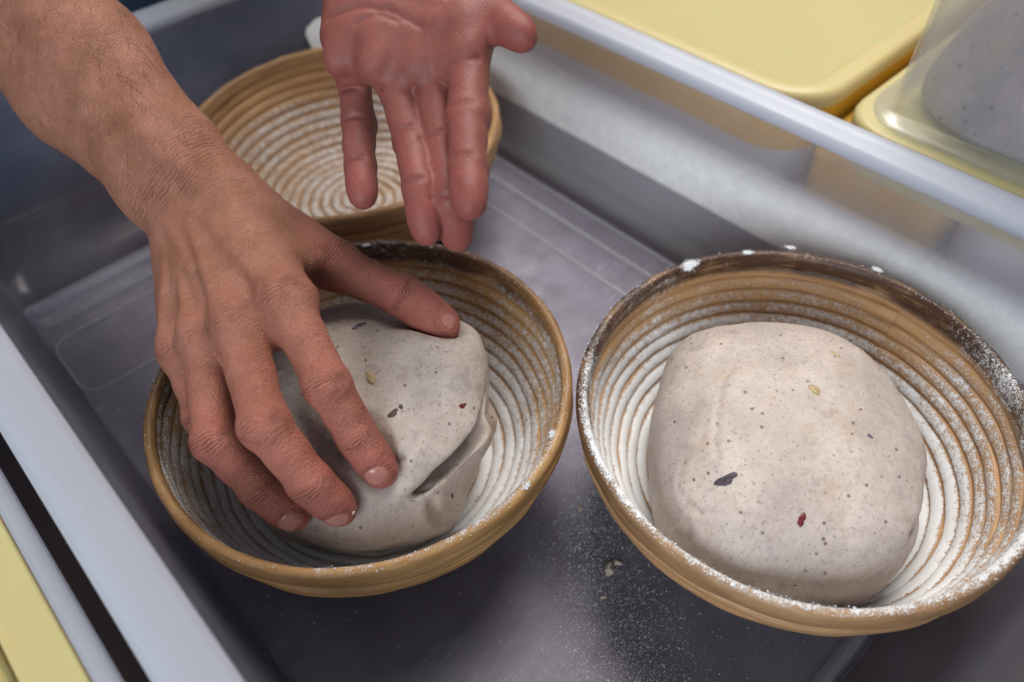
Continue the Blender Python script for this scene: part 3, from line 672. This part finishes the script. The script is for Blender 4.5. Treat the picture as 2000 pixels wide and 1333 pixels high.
        for jn, s0, s1 in ((B, segs[0], segs[1]), (C, segs[1], segs[2])):                                   # knuckle swell and flexion crease
            u = unit(s0[3] + s1[3]); sd2 = unit(np.cross(unit(s0[2] + s1[2]), u))
            rr_ = r[2] if jn is B else r[4]
            Fi.ell(jn + u * .0009, [sd2, unit(s0[2] + s1[2]), u], (rr_ * 1.05, rr_ * .95, rr_ * .95), .004)
            if palm_view:
                Fi.cone(jn - u * rr_ * 1.22 - sd2 * rr_ * .8, jn - u * rr_ * 1.22 + sd2 * rr_ * .8, .0007, .0007, .0020, cut=True); creases.append((jn - u * rr_ * 1.1 - sd2 * rr_ * .8, jn - u * rr_ * 1.1 + sd2 * rr_ * .8, .0016, .8))
        if palm_view and k != 'T':
            a, b, d0, u0 = segs[0]; cpt = a + d0 * .0235; s0_ = unit(np.cross(d0, u0))
            Fi.cone(cpt - u0 * r[1] * 1.22 - s0_ * r[1] * .85, cpt - u0 * r[1] * 1.22 + s0_ * r[1] * .85, .0009, .0009, .0025, cut=True); creases.append((cpt - u0 * r[1] * 1.1 - s0_ * r[1] * .8, cpt - u0 * r[1] * 1.1 + s0_ * r[1] * .8, .0020, 1.0))
        info.append((k, segs, r, Fi))
    FF = None
    U = Field(np.min([J[k + n] for k in 'IMRPT' for n in '1234'], 0) - .024, np.max([J[k + n] for k in 'IMRPT' for n in '1234'], 0) + .024, h)
    for k, segs, r, Fi in info: U.merge(Fi, .0012)
    F.merge(U, .0065)
    if palm_view:                                          # the main lines of the palm
        def line(pts, r=.0007):
            for a, b in zip(pts[:-1], pts[1:]): F.cone(a, b, r, r, .0028, cut=True); creases.append((a, b, .0011, .9))
        def on(u, v): # u along the fingers 0..1 (wrist..mcp), v across -1 (little) .. 1 (index); projected on to the palm
            p = W + fwd * (.088 * u) + side * (.030 * v) - dors * .035
            for _ in range(60):
                dd = float(F.sample(p[None])[0])
                if dd < .0002: break
                p = p + dors * max(dd * .7, .0002)
            return p
        line([on(.93, -.55), on(.88, -.2), on(.92, .1)], .0004); line([on(.62, -.9), on(.58, -.3), on(.60, .2)], .0004); line([on(.50, .8), on(.42, .45), on(.30, .25)], .0004); line([on(.55, -.6), on(.40, -.5)], .0004); line([on(.86, -1.05), on(.83, -.5), on(.86, .0), on(.95, .45)]); line([on(.70, -.75), on(.72, -.1), on(.75, .5), on(.78, 1.0)]); line([on(.80, .95), on(.68, .45), on(.5, .12), on(.25, -.02)])
    V, Q = F.surface(2); N = vnormals(V, Q)
    # ---- attributes
    wr_s = np.zeros(len(V)); wr_w = np.zeros(len(V)); red = np.zeros(len(V)); best = np.zeros(len(V)); crease = np.zeros(len(V))
    for k, segs, r, Fi in info:
        A, B, C, T = segs[0][0], segs[0][1], segs[1][1], segs[2][1]
        for jn, s0, s1, sig, amp in ((A, segs[0], segs[0], .0085, .5), (B, segs[0], segs[1], .0062, 1.0), (C, segs[1], segs[2], .0036, .8)):
            if k == 'T' and jn is A: continue
            d = unit(s0[2] + s1[2]); u = unit(s0[3] + s1[3]); q = V - jn; s = q @ d
            lat = np.linalg.norm(q - np.outer(s, d), axis=1)
            tt = np.clip((q @ unit(np.cross(d, u))) / (FR[k][2] * .95), -1, 1); s_ = s / (1 - .55 * tt ** 2)
            w = amp * np.exp(-(s_ / sig) ** 2) * sstep(-.1, .55, N @ u) * sstep(.0185, .0125, lat)
            if palm_view: w *= 0
            m = w > best; best[m] = w[m]; wr_s[m] = s_[m] * 1000; wr_w[m] = w[m]
            rk = np.exp(-(np.linalg.norm(q, axis=1) / (.0135 if jn is not A else .0125)) ** 2) * (.7 if jn is A else .8)
            red = np.maximum(red, rk)
        q = V - C; s = q @ segs[2][2]; lat = np.linalg.norm(q - np.outer(s, segs[2][2]), axis=1)
        red = np.maximum(red, sstep(-.012, .012, s) * sstep(.019, .012, lat) * 1.0)
        q = V - A; s = q @ unit(T - A); ax = np.min([np.linalg.norm(V - (a + np.clip(((V - a) @ (b - a)) / ((b - a) @ (b - a)), 0, 1)[:, None] * (b - a)), axis=1) for a, b, _, _ in segs], 0)
        red = np.maximum(red, sstep(-.02, .060, s) * sstep(.022, .010, ax) * .75)
    for a, b, wd, am in creases:
        t = np.clip(((V - a) @ (b - a)) / max((b - a) @ (b - a), 1e-12), 0, 1); dd = np.linalg.norm(V - (a + t[:, None] * (b - a)), axis=1)
        crease = np.maximum(crease, am * np.exp(-(dd / wd) ** 2))
    if palm_view: red = np.maximum(red, .62 * sstep(-.02, .05, (V - W) @ fwd)); red = np.clip(red * 1.05, 0, 1)
    sw = (V - W) @ arm
    wl = .45 * np.exp(-((sw - .006) / .018) ** 2) * sstep(0, .5, N @ dors)
    m = wl > best; wr_s[m] = sw[m] * 1000 * .8; wr_w[m] = wl[m]
    V = V + N * (.00035 * fnoise(V, 150, 2))[:, None]
    o = make_obj('arm', V, Q, mat, parent, attrs={'wr_s': wr_s, 'wr_w': wr_w, 'red': red, 'crease': crease})
    # ---- nails
    for k, segs, r, Fi in info:
        C, T, d, up = segs[2]; sd = unit(np.cross(d, up)); L = .0148 if k == 'T' else .0128; hw = r[5] * (.92 if k == 'T' else .95); tip = T + d * (r[5] * .98)
        grid = []
        for v in np.linspace(0, 1, 10):
            for u in np.linspace(-1, 1, 11):
                ww = hw * (1 - .55 * max(0, v * 1.0 - .72) ** 1.2 * 1.6 - .30 * (1 - v) ** 6)
                back = .0016 * (u * u) * (1 if v < .5 else 0) * (1 - 2 * v if v < .5 else 0)
                front = -.0022 * u * u * max(0, v - .5) * 2
                grid.append(tip - d * (L * (1 - v)) + d * (back + front) + sd * ww * u + up * .022)
        p = np.array(grid); 
        for _ in range(50): p = p - up * np.clip(F.sample(p) * .8, -.002, .004)[:, None]
        p = p.reshape(10, 11, 3)
        # smooth plate, slightly proud in the middle, tucked in at the sides and the root
        for vi in range(10):
            a, b = p[vi, 0], p[vi, -1]; c0 = p[vi, 5]
            for ui in range(11):
                u = ui / 5 - 1; q = a + (b - a) * (ui / 10); hgt = (c0 - (a + b) / 2) @ up; fit = q + up * hgt * (1 - abs(u) ** 2.2)
                p[vi, ui] = .5 * p[vi, ui] + .5 * fit
        v_ = np.linspace(0, 1, 10)[:, None]; u_ = np.linspace(-1, 1, 11)[None]
        lift = .00030 * np.ones((10, 11)) - .0011 * np.abs(u_) ** 4 - .0010 * (1 - v_) ** 8 * np.ones((1, 11))
        p = p + up * lift[..., None]
        i = np.arange(110).reshape(10, 11); q4 = np.stack([i[:-1, :-1], i[:-1, 1:], i[1:, 1:], i[1:, :-1]], -1).reshape(-1, 4)
        fn = np.cross(p[1, 1] - p[0, 1], p[0, 2] - p[0, 1])
        P2 = p.reshape(-1, 3); 
        if fn @ up < 0: q4 = q4[:, ::-1]
        lower = P2 - up * .0007; bnd = np.concatenate([i[0, :], i[1:, -1], i[-1, ::-1][1:], i[::-1, 0][1:-1]])
        sdq = np.stack([bnd, np.roll(bnd, -1), np.roll(bnd, -1) + 110, bnd + 110], 1)
        bp = P2[np.concatenate([i[:, 0], i[:, -1], i[0, :]])]; near = np.where(np.linalg.norm(V - P2.mean(0), axis=1) < .014)[0]
        dmin = np.min(np.linalg.norm(V[near][:, None] - bp[None], axis=2), 1); crease[near] = np.maximum(crease[near], .75 * np.exp(-(dmin / .0011) ** 2))
        make_obj('fingernail', np.concatenate([P2, lower]), np.concatenate([q4, q4[:, ::-1] + 110, sdq]), M_NAIL, o)
    o.data.attributes['crease'].data.foreach_set('value', crease.astype(np.float32))
    return o, V, Q, N, dict(W=W, fwd=fwd, side=side, dors=dors, arm=arm, aside=aside, adors=adors, J=J)

person = empty('person', (.1, .66, 0), 'person in navy apron, one hand pressing dough and the other palm hanging open', 'person')
def at_person(o): o.matrix_parent_inverse = Matrix.Translation((-.1, -.66, 0)); return o
armR, VR, QR, NR, IR = build_hand(PR, (0.0848, 0.7018, 0.2921), .00105, False, M_SKIN, None)
armL, VL, QL, NL, IL = build_hand(PL, (.393, .675, .440), .00105, True, M_SKINW, None, {k: tuple(x * {'T': .82, 'I': .87, 'M': .80, 'R': .80, 'P': .88}[k] for x in v) for k, v in FR.items()})
for o in (armR, armL): o.parent = person; at_person(o)
armR['label'] = 'forearm and hand pressing the dough, back of hand up'; armL['label'] = 'hand hanging open with its palm to the viewer'
# fine dark hair on the forearm
sel = np.where(((VR - IR['W']) @ IR['arm'] > .012) & (NR @ IR['adors'] > -.35))[0]
sel = rng.choice(sel, 1500, replace=False); HV = []; HF = []
for i in sel:
    p, n = VR[i], NR[i]; s = (p - IR['W']) @ IR['arm']; dens = .35 + .65 * (abs(n @ IR['aside']) > .35)
    if rng.random() > dens * (0.35 + min(1, s / .06) * .65): continue
    d = unit(-IR['arm'] + IR['aside'] * (-.55 + .5 * rng.normal()) + .22 * n + .18 * rng.normal(size=3)); d = unit(d - n * (d @ n) * .85)
    L = rng.uniform(.006, .018); w = rng.uniform(.00004, .00008); bend = rng.normal(size=3) * .25
    pts = [p + n * (.0001 + .0009 * math.sin(PI * .55 * t)) + d * L * t + bend * L * .35 * t * t for t in (0, .35, .7, 1)]
    a = unit(np.cross(d, n)); b0 = len(HV)
    for j, q in enumerate(pts):
        ww = w * (1 - .75 * j / 3)
        HV += [q + a * ww, q - a * ww, q + n * ww * 1.4]
    for j in range(3):
        for e in range(3): HF.append((b0 + j * 3 + e, b0 + j * 3 + (e + 1) % 3, b0 + (j + 1) * 3 + (e + 1) % 3, b0 + (j + 1) * 3 + e))
o = make_obj('arm_hair', HV, HF, M_HAIR, armR, smooth=False); o['kind'] = 'stuff'
# apron front, behind the far wall of the tub
V = []; F = []; nu, nv = 40, 14
for j in range(nv):
    for i in range(nu):
        u = i / (nu - 1) * 2 - 1; z = -.006 + .62 * j / (nv - 1)
        V.append((.12 + .50 * u, .665 + .10 * u * u + .008 * math.sin(7 * u + 2 * z * 5) + .02 * z, z))
for j in range(nv - 1):
    for i in range(nu - 1): F.append((j * nu + i, j * nu + i + 1, (j + 1) * nu + i + 1, (j + 1) * nu + i))
ap = make_obj('apron', V, F, M_APRON, person); at_person(ap)
sm = ap.modifiers.new('thick', 'SOLIDIFY'); sm.thickness = .004

# ------------------------------------------------------------------ neighbouring boxes
def slab(name, box, r, mat, parent=None, **k):
    V, F = rbox(*box, r, **k); return make_obj(name, V, F, mat, parent, smooth=True)
def auto_smooth(o):
    for p in o.data.polygons: p.use_smooth = True
    m = o.modifiers.new('es', 'EDGE_SPLIT'); m.split_angle = math.radians(40)
def lid(name_parent, box, r, mat):
    """lid with a raised rounded border and a sunken panel"""
    x0, y0, z0, x1, y1, z1 = box; rings = []
    for d, z in ((0.0, z0), (-.0005, z1 - .006), (.001, z1 - .002), (.0035, z1), (.013, z1), (.016, z1 - .0012), (.019, z1 - .0035), (.021, z1 - .004)):
        rings.append(ring_pts(x0 + d, y0 + d, x1 - d, y1 - d, max(r - d * .8, .004), z, 12))
    V, F = loft(rings); m = len(rings[0]); F.append(tuple((len(rings) - 1) * m + k for k in range(m))); F.append(tuple(range(m))[::-1])
    o = make_obj('lid', V, F, mat, name_parent); auto_smooth(o); return o
def place(root, *objs):
    for o in objs: o.parent = root; o.matrix_parent_inverse = Matrix.Translation(-Vector(root.location))
# crate carrying the boxes to the right of the tub
cr = slab('crate', (.412, -.35, -.0072, 1.0, .95, .047), .012, M_CRATE, er=.003); auto_smooth(cr); tag(cr, 'low dark crate carrying the yellow-lidded boxes beside the tub', 'crate')
# first box: pale body under a pale yellow lid
b1 = empty('storage_box', (.65, .55, .048), 'storage box with an empty pale yellow lid behind the tub rim', 'box', 'boxes with yellow lids')
body = slab('body', (.436, .205, .0475, .90, .90, .074), .03, M_WHITEBOX); auto_smooth(body)
inset = slab('inset_tray', (.4315, .200, .0742, .90, .90, .1050), .036, M_YEL_SHADE); auto_smooth(inset)
l1 = lid(None, (.4335, .196, .1054, .905, .905, .117), .038, M_YEL); place(b1, body, inset, l1)
# yellow tray between the boxes, shade put into its colour
b2 = slab('shaded_yellow_tray', (.445, .10, .0475, .62, .1955, .090), .01, M_YEL_SHADE, er=.003); auto_smooth(b2); tag(b2, 'yellow tray with shade put into its colour, between the two yellow lids beside the tub', 'tray')
b2x = slab('shaded_yellow_strip', (.4135, .2, .0475, .4262, .9, .1), .004, M_YEL_SHADE, er=.002); bpy.data.objects.remove(b2x)
# second lid with an upturned box of grey dough on it
b3 = empty('storage_box', (.55, 0, .048), 'frosted box upside down on a pale yellow lid, full of grey dough', 'box', 'boxes with yellow lids')
body3 = slab('body', (.44, -.30, .0475, .85, .0955, .088), .03, M_WHITEBOX); auto_smooth(body3)
l3 = slab('lid', (.4315, -.31, .0882, .86, .181, .1185), .034, M_YEL, er=.005); auto_smooth(l3)
bx0, bx1, by0, by1 = .4395, .80, -.30, .1735
shell_r = []
def sring(d, z, r=.03): return ring_pts(bx0 + d, by0 + d, bx1 - d, by1 - d, max(r - .6 * min(d, .0135) / .0135 * r, .006), z, 10)
ZB = .1190
for d, z, r in ((0, 0, .034), (.0005, .0029, .034), (.004, .0042, .032), (.010, .0046, .028), (.0125, .0064, .026), (.0135, .0104, .025), (.016, .12, .03), (.019, .18, .03), (.027, .188, .024)): shell_r.append(sring(d, ZB + z, r))
inner = [sring(d + .0022, ZB + max(z - .0012, 0), r - .001) for d, z, r in ((.0005, .001, .033), (.004, .0026, .032), (.010, .0032, .028), (.0125, .0059, .026), (.0135, .0104, .025), (.016, .12, .03), (.019, .18, .03), (.027, .186, .024))]
V, F = loft(shell_r); m = len(shell_r[0]); F.append(tuple((len(shell_r) - 1) * m + k for k in range(m)))
o0 = len(V); Vi, Fi = loft(inner); V += Vi; F += [tuple(o0 + k for k in q)[::-1] for q in Fi]; F.append(tuple(o0 + (len(inner) - 1) * m + k for k in range(m))[::-1])
for k in range(m): F.append((k, o0 + k, o0 + (k + 1) % m, (k + 1) % m))
sh = make_obj('shell', V, F, M_BOX); auto_smooth(sh); place(b3, body3, l3, sh)
F3 = Field((.43, -.32, .11), (.82, .19, .31), .004)
F3.ell((.629, -.066, .188), axes(0), (.1765, .2275, .078), .001, p=9)
Vd, Qd = F3.surface(3); Nd = vnormals(Vd, Qd); Vd = Vd + Nd * (.004 * fnoise(Vd, 22, 3))[:, None]; Vd[:, 2] = np.maximum(Vd[:, 2], .1215); Vd[:, 1] += .004; Vd[:, 1] -= np.clip(Vd[:, 2] - .122, 0, 1) * .40 * sstep(-.05, .12, Vd[:, 1])
M_D3 = mat_dough('dough_grey', (.39, .335, .365), 7.7, True)
tag(make_obj('dough_mass', Vd, Qd, M_D3), 'grey purple dough filling the upturned frosted box', 'dough')
# box to the left: translucent rim round a pale yellow lid
b4 = empty('storage_box', (-.25, .1, -.007), 'translucent box with a recessed yellow lid at the near left of the tub', 'box', 'boxes with yellow lids')
def r4(d, z): return ring_pts(-.60 + d, -.35 + d, -.0425 - d, .42 - d, .03, z, 8)
V, F = loft([r4(.022, -.0070), (r4(.018, .092)), r4(.004, .099), r4(.0, .102), r4(0, .1085), r4(.002, .110), r4(.0055, .110), r4(.0075, .1075), r4(.0075, .06)]); m = 4 * 9
F.append(tuple(range(m))[::-1])
sh4 = make_obj('shell', V, F, M_RIM); auto_smooth(sh4)
def r5(d, z): return ring_pts(-.60 + .0082 + d, -.35 + .0082 + d, -.0425 - .0082 - d, .42 - .0082 - d, .026, z, 8)
V, F = loft([r5(0, .09), r5(0, .1055), r5(.0015, .107), r5(.017, .107), r5(.019, .1062), r5(.0205, .101), r5(.023, .101), r5(.025, .1065), r5(.028, .108)]); F.append(tuple(8 * m + k for k in range(m)))
l4 = make_obj('lid', V, F, M_YEL); auto_smooth(l4); place(b4, sh4, l4)

# ------------------------------------------------------------------ flour and crumbs
def grains(name, pts, sizes, nrm=None):
    base = np.array([(1, 0, 0), (-1, 0, 0), (0, 1, 0), (0, -1, 0), (0, 0, .8), (0, 0, -.8)]); fc = np.array([(0, 2, 4), (2, 1, 4), (1, 3, 4), (3, 0, 4), (2, 0, 5), (1, 2, 5), (3, 1, 5), (0, 3, 5)])
    n = len(pts); jit = rng.uniform(.6, 1.4, (n, 6, 1)); V = pts[:, None] + base[None] * jit * sizes[:, None, None]
    Fq = (np.arange(n)[:, None, None] * 6 + fc[None]).reshape(-1, 3)
    return make_obj(name, V.reshape(-1, 3), Fq, M_FLOUR, smooth=False)
def cloud(n, cx, cy, rx, ry, a):
    q = rng.normal(size=(n, 2)) * (rx, ry); ca, sa = math.cos(a), math.sin(a)
    return np.stack([cx + q[:, 0] * ca - q[:, 1] * sa, cy + q[:, 0] * sa + q[:, 1] * ca], 1)
pp = np.concatenate([cloud(7500, .128, .075, .018, .050, -.75), cloud(2600, .165, .135, .010, .030, -.8), cloud(1800, .262, .30, .035, .022, .6), cloud(1500, .232, .205, .016, .022, 0), cloud(1500, .09, .04, .05, .03, .3), np.stack([rng.uniform(.01, .36, 1100), rng.uniform(0, .5, 1100)], 1)])
pp = pp[(pp[:, 0] > TX0 + .002) & (pp[:, 0] < TX1 - .002) & (pp[:, 1] > TY0 + .006) & (pp[:, 1] < TY1 - .01)]
sz = np.clip(rng.lognormal(math.log(.00019), .45, len(pp)), .00007, .0007)
g = grains('flour_dust', np.concatenate([pp, sz[:, None] * .6], 1), sz)
tag(g, 'white flour dust scattered over the tub floor between the baskets', 'flour', kind='stuff')
def lump(c, r, sq=.6, seed=0, rough=1.0):
    rg = np.random.default_rng(seed); V = []; F = []; n, m = 14, 9
    for j in range(m + 1):
        for i in range(n):
            a = 2 * PI * i / n; b = PI * j / m; k = 1 + rough * .16 * math.sin(3 * a + seed) * math.sin(2 * b + seed) + rough * .14 * math.sin(2 * a + seed * 2) + .05 * rough * rg.normal()
            V.append((c[0] + r * k * math.sin(b) * math.cos(a), c[1] + r * .8 * k * math.sin(b) * math.sin(a), c[2] + r * sq * k * math.cos(b)))
    for j in range(m):
        for i in range(n): F.append((j * n + i, j * n + (i + 1) % n, (j + 1) * n + (i + 1) % n, (j + 1) * n + i))
    return V, F
def crumb(loc, r, label, seed, mat=M_CRUMB, parent=None):
    V, F = lump((0, 0, 0), r, .5, seed, 2.4); o = make_obj('dough_crumb', V, F, mat); o.location = loc; return tag(o, label, 'crumb')
crumb((.157, .1094, .0014), .0032, 'larger pale crumb on the tub floor below the middle gap', 3)
crumb((.1628, .1086, .0012), .0020, 'small pale crumb touching the larger crumb on the tub floor', 5)
crumb((.1432, .1012, .0008), .0013, 'tiny pale crumb nearest the viewer on the tub floor', 8)
crumb((.1719, .1449, .0008), .0012, 'tiny pale crumb in the gap where the two front baskets meet', 9)
# crumb stuck to the middle fingernail
ncr = crumb((0.0600, .1838, .0858), .0021, 'pale dough crumb stuck on the middle fingernail', 11)
# flour grains lying on the basket rims and coils
def rim_flour(bname, wfn, n, heaps, k):
    root = bpy.data.objects[bname]; th = rng.uniform(0, 2 * PI, n * 4); th = th[rng.random(n * 4) < wfn(th)][:n]
    r = rng.uniform(.1046, .1092, len(th)); P = np.stack([r * np.cos(th), r * np.sin(th), np.full(len(th), .0800)], 1); S = np.clip(rng.lognormal(math.log(.00019), .45, len(th)), .0001, .00055)
    for (x, y, rx, m) in heaps:
        m *= 3
        q = rng.normal(size=(m, 2)) * rx; rr_ = np.hypot(q[:, 0], q[:, 1]); c = np.array((x - root.location[0], y - root.location[1])) / k
        a = math.atan2(c[1], c[0]); ta = np.array((-math.sin(a), math.cos(a))); ra = np.array((math.cos(a), math.sin(a)))
        xy = c + q[:, :1] * ta + q[:, 1:] * ra * .55
        P = np.concatenate([P, np.column_stack([xy, .0802 + .0011 * np.exp(-(rr_ / rx) ** 2) * rng.uniform(.2, 1, m)])]); S = np.concatenate([S, rng.uniform(.00016, .00042, m)])
    o = grains('flour_grains', P, S); o.parent = root; o['kind'] = 'stuff'
rim_flour('proofing_basket.001', lambda t: .15 + .85 * ang(t, 150, 60) + .5 * ang(t, 225, 60) + .2 * ang(t, 350, 50), 1700, [(.2993, .1815, .0022, 260), (.2955, .180, .0014, 90), (.3309, .1640, .0013, 110), (.352, .149, .0012, 60), (.3703, .1040, .0014, 80)], 1.015)
rim_flour('proofing_basket', lambda t: .15 + .7 * ang(t, 55, 60) + .6 * ang(t, 260, 50), 800, [(.175, .330, .0010, 60), (.157, .153, .0012, 60), (.128, .141, .0010, 50)], 1.0)
rim_flour('proofing_basket.002', lambda t: .3 + .4 * ang(t, 225, 60), 350, [], 1.044)

# fruit and nut pieces set into the dough
M_BERRY = mat_simple('red_berry', (.16, .016, .022), .35, 400, .3, .3); M_RAISIN = mat_simple('dark_raisin', (.075, .055, .065), .5, 500, .5, .4)
M_NUT = mat_simple('nut', (.50, .36, .17), .55, 500, .4, .3); M_PURPLE = mat_simple('purple_fruit', (.15, .11, .16), .4, 500, .3, .4); M_BROWN = mat_simple('brown_seed', (.12, .055, .035), .5, 500, .3, .3)
def inclusion(dough, name, mat, guess, r, stretch, seed, sink=.45):
    me = dough.data; co = np.empty(len(me.vertices) * 3, np.float32); me.vertices.foreach_get('co', co); co = co.reshape(-1, 3)
    no = np.empty(len(me.vertices) * 3, np.float32); me.vertices.foreach_get('normal', no); no = no.reshape(-1, 3)
    i = int(np.argmin(((co - np.array(guess)) ** 2).sum(1))); n = unit(no[i]); a = unit(np.cross(n, (.3, .2, .9))); b = np.cross(n, a); ca, sa = math.cos(seed * 1.3), math.sin(seed * 1.3); a, b = a * ca + b * sa, b * ca - a * sa
    r *= .8; V, F = lump((0, 0, 0), r, .34, seed); V = [co[i] + a * v[0] * stretch + b * v[1] + n * (v[2] - r * .30 * (sink - .15)) for v in V]
    make_obj(name, V, F, mat, dough)
for nm, mt, g, r, st, sd, sk in (('berry_piece', M_BERRY, (.1988, .0444, .0854), .0034, 1.25, 1, .8), ('nut_piece', M_NUT, (.2558, .0760, .0975), .0036, 1.15, 2, .3), ('raisin_piece', M_RAISIN, (.1911, .0766, .0861), .0040, 1.9, 3, .8),
        ('nut_piece', M_NUT, (.2848, .0822, .0925), .0028, 1.5, 4, .8), ('berry_piece', M_PURPLE, (.2529, .0450, .0935), .0020, 1.2, 6, .8), ('berry_piece', M_BERRY, (.3100, .0690, .0860), .0016, 1.3, 7, .6)):
    inclusion(d1, nm, mt, g, r, st, sd, sk)
for nm, mt, g, r, st, sd, sk in (('berry_piece', M_PURPLE, (.1215, .2545, .1075), .0044, 1.3, 1, .85), ('nut_piece', M_NUT, (.1062, .2246, .1041), .0032, 1.8, 2, .6), ('nut_piece', M_BROWN, (.1025, .2033, .0974), .0026, 1.6, 3, .6),
        ('raisin_piece', M_RAISIN, (.106, .1765, .058), .0024, 1.3, 4, .8), ('berry_piece', M_BERRY, (.1306, .1919, .0890), .0020, 1.6, 5, .7), ('raisin_piece', M_RAISIN, (.108, .204, .0965), .0016, 1.2, 6, .6)):
    inclusion(d2, nm, mt, g, r, st, sd, sk)
